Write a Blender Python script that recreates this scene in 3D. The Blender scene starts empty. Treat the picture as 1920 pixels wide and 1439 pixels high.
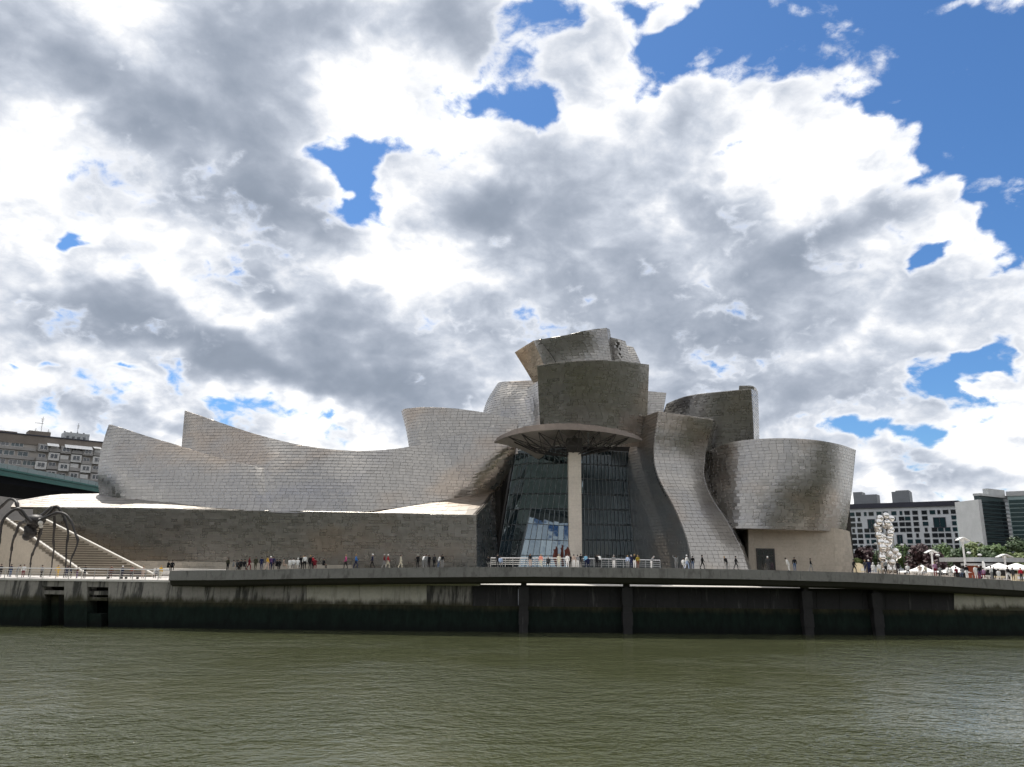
import bpy, math, random
import numpy as np
from mathutils import Vector, Matrix
random.seed(7); np.random.seed(7)
C = bpy.context.scene.collection
SC = bpy.context.scene
R = math.radians

# ------------------------------------------------------------------ camera
F, PITCH, ROLL, CAMZ = 1397.0, R(13.51), 0.0113, 8.6
cam_d = bpy.data.cameras.new('camera'); cam = bpy.data.objects.new('camera', cam_d); C.objects.link(cam)
cam_d.sensor_width = 36; cam_d.lens = 36*F/1920; cam_d.clip_end = 9000; cam_d.clip_start = .2
MR = Matrix.Rotation(math.pi/2+PITCH, 3, 'X') @ Matrix.Rotation(ROLL, 3, 'Z')
cam.matrix_world = Matrix.Translation((0, 0, CAMZ)) @ MR.to_4x4()
SC.camera = cam

def ray(px, py):
    return MR @ Vector(((px-960)/F, (719.5-py)/F, -1))
def P(px, py, Y):                       # world point seen at a photo pixel, at world depth Y
    d = ray(px, py); t = Y/d.y
    return Vector((d.x*t, Y, CAMZ+d.z*t))
def G(px, Y, z, py=1060):               # world point on height z at depth Y, in the column of a photo pixel
    d = ray(px, py)
    for _ in range(3):
        p = P(px, py, Y)
        py += (p.z-z)*F/Y*.97
    return Vector((p.x, Y, z))

# ------------------------------------------------------------------ node helper
class NT:
    def __init__(s, tree): s.t = tree; s.n = tree.nodes; s.l = tree.links
    def new(s, typ, **kw):
        n = s.n.new(typ)
        for k, v in kw.items(): setattr(n, k, v)
        return n
    def put(s, sock, v):
        if v is None: return
        if isinstance(v, bpy.types.NodeSocket): s.l.new(v, sock)
        else:
            try: sock.default_value = v
            except Exception: sock.default_value = (v[0], v[1], v[2], 1.0)
    def m(s, op, a, b=None, c=None, clamp=False):
        n = s.new('ShaderNodeMath', operation=op, use_clamp=clamp)
        for i, v in enumerate((a, b, c)): s.put(n.inputs[i], v)
        return n.outputs[0]
    def v(s, op, a, b=None, scale=None):
        n = s.new('ShaderNodeVectorMath', operation=op)
        s.put(n.inputs[0], a); s.put(n.inputs[1], b)
        if scale is not None: s.put(n.inputs['Scale'], scale)
        return n.outputs['Value'] if op in ('LENGTH', 'DOT_PRODUCT') else n.outputs[0]
    def noise(s, vec, scale, detail=4, rough=.5, dist=0, col=False):
        n = s.new('ShaderNodeTexNoise'); s.put(n.inputs['Vector'], vec)
        n.inputs['Scale'].default_value = scale; n.inputs['Detail'].default_value = detail
        n.inputs['Roughness'].default_value = rough; n.inputs['Distortion'].default_value = dist
        return n.outputs['Color' if col else 'Fac']
    def rng(s, v, a, b, c=0., d=1., smooth=False):
        n = s.new('ShaderNodeMapRange', interpolation_type='SMOOTHSTEP' if smooth else 'LINEAR')
        for i, x in enumerate((v, a, b, c, d)): s.put(n.inputs[i], x)
        return n.outputs[0]
    def mix(s, f, a, b, mode='MIX'):
        n = s.new('ShaderNodeMix', data_type='RGBA', blend_type=mode)
        s.put(n.inputs[0], f); s.put(n.inputs[6], a); s.put(n.inputs[7], b)
        return n.outputs[2]
    def comb(s, x, y, z):
        n = s.new('ShaderNodeCombineXYZ')
        for i, q in enumerate((x, y, z)): s.put(n.inputs[i], q)
        return n.outputs[0]
    def sep(s, v):
        n = s.new('ShaderNodeSeparateXYZ'); s.put(n.inputs[0], v); return n.outputs

# ------------------------------------------------------------------ sun
SUN_AZ, SUN_EL = R(-34), R(63)          # azimuth measured from +Y, negative = to the left of the view
sd = Vector((math.sin(SUN_AZ)*math.cos(SUN_EL), math.cos(SUN_AZ)*math.cos(SUN_EL), math.sin(SUN_EL)))
sl = bpy.data.lights.new('sun', 'SUN'); sl.energy = 4.2; sl.angle = R(.53); sl.color = (1, .95, .87)
so = bpy.data.objects.new('sun', sl); C.objects.link(so); so.rotation_euler = (-sd).to_track_quat('-Z', 'Y').to_euler()
SC.view_settings.view_transform = 'Standard'; SC.view_settings.look = 'None'
SC.view_settings.exposure = 0; SC.view_settings.gamma = 1; SC.view_settings.use_curve_mapping = False
SC.cycles.max_bounces = 8; SC.cycles.transparent_max_bounces = 8; SC.cycles.caustics_reflective = False
SC.cycles.caustics_refractive = False
SC.cycles.sample_clamp_indirect = 5; SC.cycles.sample_clamp_direct = 12; SC.cycles.use_denoising = True; SC.cycles.use_adaptive_sampling = True; SC.cycles.adaptive_threshold = .03

# ------------------------------------------------------------------ sky with clouds
def build_world():
    w = bpy.data.worlds.new('World'); SC.world = w; w.use_nodes = True
    w.node_tree.nodes.clear(); t = NT(w.node_tree)
    tc = t.new('ShaderNodeTexCoord').outputs['Generated']
    sky = t.new('ShaderNodeTexSky', sky_type='NISHITA', sun_disc=False)
    sky.sun_elevation = SUN_EL; sky.sun_rotation = SUN_AZ; sky.air_density = 1.0; sky.dust_density = .6; sky.ozone_density = 1.6
    x, y, z = t.sep(tc)
    az = t.m('ARCTAN2', x, y); el = t.m('ARCSINE', z)
    # layered cloud space: flattens towards the horizon like a real cloud deck
    k = t.m('ADD', t.m('ABSOLUTE', z), .62)
    cp = t.comb(t.m('DIVIDE', x, k), t.m('DIVIDE', y, k), t.m('MULTIPLY', t.m('ABSOLUTE', z), .7))
    warp = t.v('SUBTRACT', t.noise(cp, 3.4, 4, .62, col=True), (.5, .5, .5))
    q = t.v('ADD', t.comb(az, el, 0.0), t.v('MULTIPLY', warp, (.30, .22, 0)))
    def ang(px, py):
        d = ray(px, py).normalized(); return math.atan2(d.x, d.y), math.asin(d.z)
    def field(blobs, start):
        acc = start
        for (px, py, rx, ry, rot, wt) in blobs:
            a, e = ang(px, py); a2, e2 = ang(px+rx, py); a3, e3 = ang(px, py-ry)
            mp = t.new('ShaderNodeMapping', vector_type='TEXTURE'); 
            vm = t.new('ShaderNodeVectorMath', operation='MULTIPLY_ADD')   # chained so that few values live at once
            t.put(vm.inputs[0], acc); vm.inputs[1].default_value = (1e-9,)*3; t.put(vm.inputs[2], q)
            t.put(mp.inputs[0], vm.outputs[0])
            mp.inputs['Location'].default_value = (a, e, 0); mp.inputs['Rotation'].default_value = (0, 0, R(rot))
            mp.inputs['Scale'].default_value = (max(abs(a2-a), .004), max(abs(e3-e), .004), 1)
            r = t.v('LENGTH', mp.outputs[0])
            acc = t.m('ADD', acc, t.rng(r, .0, 1.5, wt*1.25, 0., True))
        return acc
    HOLES = [(1560,70,330,150,-8,-1.),(1800,190,230,230,0,-1.),(1290,105,150,90,0,-.75),(1880,380,90,110,0,-.9),(1660,200,140,60,-15,-.5),
             (1020,50,85,95,10,-.58),(965,185,85,65,0,-.46),(1045,200,85,75,0,-.50),(1180,190,60,60,0,-.28),(1185,30,50,70,0,-.45),
             (668,295,66,60,0,-.85),(690,370,55,72,0,-.9),(755,262,60,36,0,-.30),(855,235,60,50,0,-.10),
             (168,482,45,17,0,-.7),(8,455,22,30,0,-.7),(20,255,60,22,-10,-.5),(250,716,50,12,5,-.55),(50,690,60,14,0,-.5),
             (1860,682,120,42,12,-.9),(1700,785,190,30,8,-.6),(1755,510,30,34,0,-.55),(1380,325,60,24,5,-.55),(1565,740,60,26,0,-.3),(1800,600,80,14,-8,-.3),
             (560,770,90,20,0,-.25),(860,770,70,24,0,-.15),(1900,330,60,60,0,-.5),(1730,500,30,30,0,-.25)]
    ADD = [(1110,70,85,70,15,.35),(675,358,22,22,30,.45),
           (1480,300,260,90,-8,.25),(1250,260,150,90,0,.25),(1680,290,110,80,0,.3),(1730,380,80,80,0,.3),(1100,210,60,60,0,.3),(1780,560,190,60,8,.2),(1150,330,200,150,0,.25),
           (1820,770,140,45,-8,.4),(1650,660,200,40,10,.3),(1790,440,50,50,0,.25),(450,380,800,420,0,.15),(1150,560,650,260,0,.17),(1130,440,160,90,0,.2),(700,640,240,90,0,.22),(300,690,350,60,0,.18),(300,60,400,150,0,.2),(1600,900,600,80,0,.12),(720,120,150,60,0,.15)]
    low = t.noise(cp, .9, 2, .5)
    base = t.m('MULTIPLY_ADD', t.m('SUBTRACT', low, .5), .35, .82)
    WISPS = [(1255,40,60,32,15,.50),(1490,170,115,36,14,.50),(1840,30,80,46,35,.62),(1740,58,70,24,10,.42),(1130,60,80,70,15,.30),(672,358,40,34,30,.24),(1800,350,60,40,0,.30),(1330,150,60,40,0,.22)]
    cov = field(WISPS, t.m('MAXIMUM', field(HOLES, field(ADD, base)), .02))
    def lump(vec, oct):                 # billowing cumulus heaps: rounded tops, creased valleys
        wv = t.v('ADD', vec, t.v('SCALE', warp, scale=.07))
        acc = t.noise(wv, 5.4, oct*2+1, .66, 0)
        for i in range(oct):
            b = t.m('ABSOLUTE', t.m('MULTIPLY_ADD', t.noise(wv, 6.8*2.1**i, 0), 2., -1.))
            acc = t.m('MULTIPLY_ADD', t.m('SUBTRACT', b, .2), .34*.60**i, acc)
        return acc
    n1 = lump(cp, 4)
    sunofs = t.v('ADD', cp, tuple(np.array((sd.x, sd.y, sd.z*.4))*.085))
    n2 = lump(sunofs, 3)
    dens = t.m('MULTIPLY_ADD', t.m('SUBTRACT', n1, .5), 2.9, cov)
    alpha = t.rng(dens, .24, .70, 0., 1., True)
    GREY = [(120,110,270,95,-5,.85),(470,110,190,150,10,.62),(300,190,260,60,-10,.45),(700,50,220,60,0,.42),(900,20,110,45,0,.45),(520,230,90,110,0,.4),
            (545,400,130,75,-28,.95),(420,330,150,100,-35,.6),(260,320,90,70,0,.35),(470,480,110,28,-25,.35),
            (370,640,330,60,-4,.98),(610,600,130,50,10,.75),(520,690,240,40,0,.62),(140,610,130,50,0,.45),(760,690,160,45,0,.45),(200,560,150,24,0,.35),(450,522,90,20,5,.5),(60,560,90,40,0,.25),
            (940,370,130,80,35,.62),(880,430,110,70,20,.55),(1060,430,200,90,0,.45),(1000,560,260,60,8,.55),(1250,540,220,80,15,.50),
            (1610,455,190,46,14,.72),(1480,520,180,60,14,.55),(1330,620,330,60,5,.58),(1200,700,320,70,0,.45),(900,650,240,50,0,.35),(1500,700,180,50,5,.35),
            (1620,720,150,30,5,.3),(1150,300,90,70,0,.25),(1850,840,140,50,0,.55),(1700,850,120,30,0,.45),(380,790,200,30,0,.4),(100,780,160,40,0,.45),(820,740,120,40,0,.5)]
    WHITE = [(1050,250,130,60,10,-0.25),(750,140,190,90,0,-0.22),(330,570,170,30,-5,-0.43),(130,420,200,90,0,-0.22),(620,500,200,50,-10,-0.28),(770,480,90,140,0,-0.19),(1450,330,170,50,10,-0.25),
             (1600,655,200,30,12,-0.25),(560,560,260,26,-6,-0.19),(650,825,170,40,0,-0.31),(250,760,130,24,0,-0.22),(1200,620,90,30,0,-0.19),(700,420,80,50,0,-0.19),(80,320,140,40,0,-0.25),(80,540,130,50,0,-0.28),(1000,300,240,90,10,-0.15),(640,180,200,90,0,-0.19),(1850,600,140,60,0,-0.25),(380,300,120,60,0,-0.15),(1760,740,130,40,0,-0.19)]
    g0 = t.m('MULTIPLY_ADD', t.m('SUBTRACT', t.noise(cp, 3.2, 6, .58), .5), 2.0, .30)
    g = field(WHITE, field(GREY, g0))
    g = t.m('MULTIPLY_ADD', t.m('SUBTRACT', n2, n1), 1.7, g)
    g = t.m('MULTIPLY_ADD', t.m('SUBTRACT', n2, .5), .55, g)
    thick = t.rng(dens, .5, .92, 0., 1., True)
    g = t.m('MULTIPLY', g, t.m('MULTIPLY_ADD', thick, .75, .25))
    g = t.m('SUBTRACT', 1.0, t.m('EXPONENT', t.m('MULTIPLY', t.m('MAXIMUM', g, 0.0), -.86)))
    ramp = t.new('ShaderNodeValToRGB'); t.put(ramp.inputs[0], g)
    e = ramp.color_ramp.elements
    e[0].position = 0; e[0].color = (1.30, 1.30, 1.30, 1); e[1].position = 1; e[1].color = (.23, .275, .345, 1)
    for p_, c_ in ((.10, (1.03, 1.04, 1.06, 1)), (.24, (.83, .86, .92, 1)), (.40, (.62, .67, .76, 1)), (.58, (.44, .49, .58, 1)), (.76, (.32, .37, .455, 1))):
        q_ = e.new(p_); q_.color = c_
    skyc = t.mix(1.0, t.v('SCALE', sky.outputs[0], scale=.105), (.57, .90, 1.24, 1), 'MULTIPLY')
    colr = t.mix(alpha, skyc, ramp.outputs[0])
    bg = t.new('ShaderNodeBackground'); t.put(bg.inputs[0], colr); bg.inputs[1].default_value = 1.0
    out = t.new('ShaderNodeOutputWorld'); t.l.new(bg.outputs[0], out.inputs[0])
    w.cycles.sampling_method = 'MANUAL'; w.cycles.sample_map_resolution = 512
build_world()
# ------------------------------------------------------------------ object helpers
def tag(o, label=None, cat=None, group=None, kind=None):
    if label: o['label'] = label
    if cat: o['category'] = cat
    if group: o['group'] = group
    if kind: o['kind'] = kind
    return o
def empty(name, loc=(0, 0, 0)):
    o = bpy.data.objects.new(name, None); C.objects.link(o); o.location = loc; o.empty_display_size = .2
    return o
def child(o, parent):
    if parent is not None:
        o.parent = parent
        o.matrix_parent_inverse = Matrix.Translation(-Vector(parent.location))
    return o
class MB:
    """collects vertices and faces, builds ONE mesh object"""
    def __init__(s): s.v = []; s.f = []; s.mi = []
    def face(s, pts, mi=0):
        n = len(s.v); s.v += [tuple(p) for p in pts]; s.f.append(tuple(range(n, n+len(pts)))); s.mi.append(mi)
    def quadbox(s, a, b, mi=0):          # a, b: four matching corners of two opposite faces
        n = len(s.v); s.v += [tuple(p) for p in a]+[tuple(p) for p in b]
        for q in ((3, 2, 1, 0), (4, 5, 6, 7), (0, 1, 5, 4), (1, 2, 6, 5), (2, 3, 7, 6), (3, 0, 4, 7)):
            s.f.append(tuple(n+i for i in q)); s.mi.append(mi)
        return s
    def box(s, x0, x1, y0, y1, z0, z1, mi=0):
        return s.quadbox([(x0, y0, z0), (x1, y0, z0), (x1, y1, z0), (x0, y1, z0)], [(x0, y0, z1), (x1, y0, z1), (x1, y1, z1), (x0, y1, z1)], mi)
    def tube(s, pts, rad, n=6, mi=0, cap=True):
        pts = [Vector(p) for p in pts]; rad = rad if isinstance(rad, (list, tuple)) else [rad]*len(pts)
        base = len(s.v); prev = None
        for i, p in enumerate(pts):
            t = (pts[min(i+1, len(pts)-1)]-pts[max(i-1, 0)]).normalized()
            u = t.cross(Vector((0, 0, 1)) if abs(t.z) < .9 else Vector((1, 0, 0))).normalized()
            if prev is not None and u.dot(prev) < 0: u = -u
            prev = u; w = t.cross(u)
            for k in range(n):
                a = 2*math.pi*k/n; s.v.append(tuple(p+rad[i]*(math.cos(a)*u+math.sin(a)*w)))
        for i in range(len(pts)-1):
            for k in range(n):
                a, b = base+i*n+k, base+i*n+(k+1) % n
                s.f.append((a, b, b+n, a+n)); s.mi.append(mi)
        if cap:
            s.f.append(tuple(base+k for k in range(n))[::-1]); s.mi.append(mi)
            e = base+(len(pts)-1)*n; s.f.append(tuple(e+k for k in range(n))); s.mi.append(mi)
        return s
    def lathe(s, c, prof, n=12, mi=0):   # profile: (radius, z)
        base = len(s.v); c = Vector(c)
        for r, z in prof:
            for k in range(n):
                a = 2*math.pi*k/n; s.v.append((c.x+r*math.cos(a), c.y+r*math.sin(a), c.z+z))
        for i in range(len(prof)-1):
            for k in range(n):
                a, b = base+i*n+k, base+i*n+(k+1) % n
                s.f.append((a, b, b+n, a+n)); s.mi.append(mi)
        s.f.append(tuple(base+k for k in range(n))[::-1]); s.mi.append(mi)
        e = base+(len(prof)-1)*n; s.f.append(tuple(e+k for k in range(n))); s.mi.append(mi)
        return s
    def ball(s, c, r, seg=10, rings=6, mi=0, sq=(1, 1, 1)):
        c = Vector(c)
        prof = [(max(r*math.sin(math.pi*i/rings), r*.02), -r*math.cos(math.pi*i/rings)) for i in range(rings+1)]
        base = len(s.v); s.lathe((0, 0, 0), prof, seg, mi)
        for i in range(base, len(s.v)):
            q = s.v[i]; s.v[i] = (c.x+q[0]*sq[0], c.y+q[1]*sq[1], c.z+q[2]*sq[2])
        return s
    def mesh(s, name, mats, smooth=False):
        me = bpy.data.meshes.new(name); me.from_pydata(s.v, [], s.f)
        for m in (mats if isinstance(mats, (list, tuple)) else [mats]): me.materials.append(m)
        if any(s.mi): me.polygons.foreach_set('material_index', s.mi)
        if smooth: me.polygons.foreach_set('use_smooth', [True]*len(s.f))
        me.update(); return me
    def build(s, name, mats, parent=None, smooth=False):
        o = bpy.data.objects.new(name, s.mesh(name, mats, smooth)); C.objects.link(o)
        return child(o, parent)
def copy_obj(o, parent=None):
    c = o.copy(); C.objects.link(c)
    if parent is not None: c.parent = parent
    for ch in list(o.children): copy_obj(ch, c)
    return c

# ------------------------------------------------------------------ materials
def material(name, base=(.5, .5, .5), rough=.6, metal=0., ior=1.5, island=0., fn=None, var=.16):
    m = bpy.data.materials.new(name); m.use_nodes = True; t = NT(m.node_tree)
    b = t.n['Principled BSDF']
    if rough >= .8: b.inputs['Specular IOR Level'].default_value = .2
    b.inputs['Roughness'].default_value = rough; b.inputs['Metallic'].default_value = metal; b.inputs['IOR'].default_value = ior
    geo = t.new('ShaderNodeNewGeometry'); tc = geo.outputs['Position']
    col = (*base, 1)
    # every material carries grain: fine and broad value variation over world position
    v = t.m('ADD', t.m('MULTIPLY', t.noise(tc, .35, 4), .5), t.m('MULTIPLY', t.noise(tc, 3.1, 4), .5))
    f = t.rng(v, .3, .7, 1-var, 1+var)
    if island:
        f = t.m('MULTIPLY', f, t.rng(geo.outputs['Random Per Island'], 0, 1, 1-island, 1+island))
    c = t.v('SCALE', t.mix(0, col, col), scale=f)
    if fn: c = fn(t, b, geo, tc, c) or c
    t.put(b.inputs['Base Color'], c)
    return m
def f_titanium(t, b, geo, pos, c):
    isl = geo.outputs['Random Per Island']
    broad = t.noise(t.v('MULTIPLY', pos, (1, 1, 1.6)), .055, 3, .55)
    c = t.mix(t.rng(broad, .50, .68, 0, .62, True), c, t.v('MULTIPLY', c, (1.10, .94, .80)))
    c = t.mix(t.rng(broad, .44, .30, 0, .5, True), c, t.v('MULTIPLY', c, (.92, .95, 1.06)))
    h = t.m('FRACT', t.m('MULTIPLY', isl, 17.31))
    c = t.v('SCALE', c, scale=t.m('MULTIPLY', t.rng(h, 0, 1, .95, 1.05), t.rng(h, .975, .985, 1, .84)))
    t.put(b.inputs['Roughness'], t.rng(t.m('FRACT', t.m('MULTIPLY', isl, 7.7)), 0, 1, .25, .32))
    bp = t.new('ShaderNodeBump'); bp.inputs['Strength'].default_value = .22; bp.inputs['Distance'].default_value = .05
    t.put(bp.inputs['Height'], t.noise(pos, 2.2, 3, .5)); t.put(b.inputs['Normal'], bp.outputs[0])
    return c
def f_titanium_r(t, b, geo, pos, c):
    c = f_titanium(t, b, geo, pos, c); l = b.inputs['Roughness'].links
    t.put(b.inputs['Roughness'], t.rng(t.m('FRACT', t.m('MULTIPLY', geo.outputs['Random Per Island'], 7.7)), 0, 1, .42, .50)); return c
TI_R = material('matt_titanium', (.40, .375, .345), .45, 1.0, fn=f_titanium_r, var=.05)
TI_WARMLIT = material('warm_lit_titanium', (.46, .37, .27), .34, 1.0, fn=f_titanium, var=.05)  # warm light on the top fold, put into the base colour
TI = material('titanium', (.348, .330, .306), .34, 1.0, fn=f_titanium, var=.05)
TI_BACK = material('titanium_backing', (.06, .055, .05), .5, 1.0)
def f_stone(t, b, geo, pos, c):
    h = geo.outputs['Random Per Island']
    return t.v('SCALE', c, scale=t.rng(h, 0, 1, .88, 1.10))
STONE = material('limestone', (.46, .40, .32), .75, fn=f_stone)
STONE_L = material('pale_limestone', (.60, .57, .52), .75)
PAVE_D = material('brown_paving', (.20, .17, .145), .85)
PAVE = material('pale_paving', (.56, .53, .50), .8)
WHITE = material('white_paint', (.80, .80, .78), .45)
CANVAS = material('white_canvas', (.86, .85, .83), .9)
RAILM = material('brushed_steel', (.62, .62, .60), .35, .8)
DARKM = material('dark_steel', (.045, .042, .04), .5, .3)
BRONZE = material('dark_bronze', (.030, .026, .024), .5, .2)
RUST = material('rusty_steel', (.11, .035, .025), .8)
RED = material('orange_red_panel', (.45, .11, .06), .6)
GREEN = material('green_painted_steel', (.008, .10, .08), .5)
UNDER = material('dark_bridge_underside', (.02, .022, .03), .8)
MIRROR = material('mirror_steel', (.80, .77, .73), .03, 1.0)
SLAB = material('grey_cladding', (.44, .45, .45), .6)
HOTEL = material('pale_hotel_render', (.60, .61, .62), .7)
HOTEL_D = material('dark_roof_edge', (.03, .03, .045), .6)
APART = material('brown_grey_render', (.36, .33, .30), .85)
APART_D = material('dark_brick', (.21, .18, .155), .9)
APART_W = material('white_bay_paint', (.62, .61, .59), .7)
BAY = material('grey_bay_cladding', (.33, .315, .30), .8)
TERRACE = material('grey_timber_bench', (.05, .04, .05), .7)
CREAM = material('cream_timber', (.66, .56, .38), .6)
MIDGREY = material('mid_grey_cladding', (.20, .21, .22), .6)
GLASSY = material('window_glass', (.018, .022, .026), .06, 0, 1.9)
TEAL = material('teal_window_glass', (.02, .045, .052), .08, 0, 1.7)
BLUEGL = material('blue_green_glazing', (.03, .06, .065), .12, 0, 1.7)
def f_pane(t, b, geo, pos, c):
    h = geo.outputs['Random Per Island']
    bp = t.new('ShaderNodeBump'); bp.inputs['Strength'].default_value = .08; bp.inputs['Distance'].default_value = .2
    t.put(bp.inputs['Height'], t.noise(pos, .5, 2, .5)); t.put(b.inputs['Normal'], bp.outputs[0])
    b.inputs['Specular Tint'].default_value = (.72, .88, 1, 1)
    return t.mix(t.noise(t.v('MULTIPLY', pos, (.5, .5, .25)), .5, 4, .6), (.004, .010, .012, 1), (.024, .040, .046, 1))
PANE = material('atrium_glass', (.012, .02, .022), .03, 0, 2.8, fn=f_pane)
MULL = material('glazing_bar', (.30, .33, .34), .5, .3)
MULL_L = material('pale_glazing_bar', (.30, .31, .31), .4, .6)
SOFFIT = material('canopy_soffit', (.34, .31, .28), .8)
CANOPY = material('canopy_metal', (.15, .122, .10), .45, .75, island=.28)
def tide(t, pos, c):
    z = t.m('ADD', t.sep(pos)[2], t.m('MULTIPLY', t.m('SUBTRACT', t.noise(t.v('MULTIPLY', pos, (.8, .8, .3)), 1.3, 4, .6), .5), 1.6))
    return t.mix(t.rng(z, 4.1, 3.3, 0, .92, True), c, (.042, .040, .022, 1))
def f_conc(t, b, geo, pos, c):
    # rain and tide marks: vertical streaks, independent of light
    s = t.noise(t.v('MULTIPLY', pos, (1.15, 1.15, .055)), 1.0, 5, .62)
    s2 = t.noise(t.v('MULTIPLY', pos, (4, 4, .10)), 1.0, 3, .6)
    c = t.mix(t.rng(s, .47, .60, 0, .85, True), c, (.030, .030, .028, 1))
    c = t.mix(t.rng(s2, .58, .7, 0, .5, True), c, (.30, .29, .26, 1))
    return tide(t, pos, c)
CONC = material('streaked_concrete', (.26, .245, .215), .9, fn=f_conc)
CONC_B = material('stained_shaded_concrete', (.035, .034, .034), .95, fn=lambda t, b, g, pos, c: t.mix(t.rng(t.noise(t.v('MULTIPLY', pos, (1.6, 1.6, .10)), 1.0, 5, .65), .56, .74, 0, .6, True), c, (.13, .125, .12, 1)))  # dark stain plus the shade under the walkway, both in the colour
CONC_F = material('fascia_concrete', (.20, .195, .18), .9, island=.12, fn=lambda t, b, g, pos, c: t.mix(t.rng(t.noise(t.v('MULTIPLY', pos, (1.2, 1.2, .5)), 1.1, 5, .6), .5, .68, 0, .6, True), c, (.085, .08, .072, 1)))
CONC_P = material('pale_wall_panel', (.42, .40, .33), .9, island=.10, fn=lambda t, b, g, pos, c: tide(t, pos, t.mix(t.rng(t.noise(t.v('MULTIPLY', pos, (1.5, 1.5, .15)), 1.0, 4, .6), .55, .75, 0, .6), c, (.12, .115, .095, 1))))
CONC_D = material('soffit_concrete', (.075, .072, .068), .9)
def f_algae(t, b, geo, pos, c):
    z = t.sep(pos)[2]
    zz = t.m('ADD', z, t.m('MULTIPLY', t.m('SUBTRACT', t.noise(pos, .6, 4), .5), 1.2))
    c = t.mix(t.rng(zz, 2.3, 3.3, 0, 1, True), (.006, .013, .009, 1), (.034, .032, .017, 1))
    c = t.mix(t.rng(zz, 1.4, .2, 0, 1, True), c, (.004, .006, .005, 1))
    return t.v('SCALE', c, scale=t.rng(t.noise(t.v('MULTIPLY', pos, (1.5, 1.5, .5)), 1.2, 5, .65), .3, .7, .55, 1.5))
ALGAE = material('tidal_algae_wall', (.03, .04, .02), .85, fn=f_algae)
def f_water(t, b, geo, pos, c):
    b.inputs['IOR'].default_value = 1.33; b.inputs['Roughness'].default_value = .05
    rot = t.new('ShaderNodeMapping'); t.put(rot.inputs[0], pos); rot.inputs['Rotation'].default_value = (0, 0, R(-16)); rot.inputs['Scale'].default_value = (.72, 1.0, 1)
    r = rot.outputs[0]; w = t.noise(pos, .030, 4, .55)              # gusts: calm and ruffled patches
    h = t.m('ADD', t.m('MULTIPLY', t.noise(r, 1.15, 3, .55, .5), 1.0), t.m('MULTIPLY', t.noise(r, .30, 2, .5, .2), 1.4))
    h = t.m('ADD', h, t.m('MULTIPLY', t.noise(r, 3.2, 2, .5, .3), .5))
    bp = t.new('ShaderNodeBump'); bp.inputs['Distance'].default_value = .27
    t.put(bp.inputs['Strength'], t.rng(w, .42, .58, .30, 1.15, True)); t.put(bp.inputs['Height'], h)
    t.put(b.inputs['Normal'], bp.outputs[0])
    return t.mix(t.noise(pos, .05, 3), (.051, .057, .027, 1), (.067, .073, .038, 1))
WATER = material('murky_green_river', (.09, .09, .04), .05, fn=f_water)
def f_hill(t, b, geo, pos, c):
    n = t.noise(pos, .012, 6, .62); s = t.noise(pos, .05, 4, .6)
    c = t.mix(t.rng(n, .42, .58, 0, 1, True), (.046, .052, .040, 1), (.080, .082, .068, 1))
    return t.mix(t.rng(s, .60, .66, 0, .8, True), c, (.105, .103, .095, 1))
HILL = material('wooded_hillside', (.05, .07, .03), .95, fn=f_hill)
GROUND = material('city_ground', (.062, .062, .056), .95)
POND = material('pond_water', (.03, .045, .045), .08, 0, 1.33)
def leafmat(name, a, b_):
    def f(t, b, geo, pos, c):
        h = geo.outputs['Random Per Island']
        b.inputs['Subsurface Weight'].default_value = 0
        return t.mix(t.m('MULTIPLY_ADD', t.noise(pos, .5, 3), .6, t.m('MULTIPLY', h, .5)), (*a, 1), (*b_, 1))
    return material(name, a, .6, fn=f)
LEAF_D = leafmat('dark_green_leaves', (.022, .045, .016), (.07, .12, .04))
LEAF_G = leafmat('green_leaves', (.04, .085, .02), (.12, .19, .055))
LEAF_L = leafmat('pale_green_leaves', (.09, .13, .035), (.22, .27, .10))
LEAF_P = leafmat('purple_leaves', (.025, .012, .014), (.085, .038, .042))
BARK = material('bark', (.09, .07, .055), .9)

# ------------------------------------------------------------------ curved, panelled metal surfaces
def hermite(pts, ts):                    # smooth, monotone-friendly interpolation of points over chord length
    pts = np.array(pts, float); n = len(pts)
    d = np.concatenate([[0], np.cumsum(np.maximum(np.linalg.norm(np.diff(pts, axis=0), axis=1), 1e-6))])
    d /= d[-1]
    if n == 2: return pts[0]+(pts[1]-pts[0])*np.array(ts)[:, None]
    sl_ = np.diff(pts, axis=0)/np.diff(d)[:, None]
    m = np.zeros_like(pts); m[0] = sl_[0]; m[-1] = sl_[-1]
    w = np.diff(d)
    for i in range(1, n-1): m[i] = (sl_[i-1]*w[i]+sl_[i]*w[i-1])/(w[i]+w[i-1])
    out = []
    for t in ts:
        i = min(max(np.searchsorted(d, t)-1, 0), n-2); h = d[i+1]-d[i]; u = (t-d[i])/h
        out.append((2*u**3-3*u**2+1)*pts[i]+(u**3-2*u**2+u)*h*m[i]+(-2*u**3+3*u**2)*pts[i+1]+(u**3-u**2)*h*m[i+1])
    return np.array(out)
def loft(stations, ns=64, nv=28):
    S = [hermite([P(*p) for p in st], np.linspace(0, 1, nv)) for st in stations]
    S = np.array(S); out = np.zeros((ns, nv, 3))
    for j in range(nv): out[:, j] = hermite(S[:, j], np.linspace(0, 1, ns))
    return out
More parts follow.
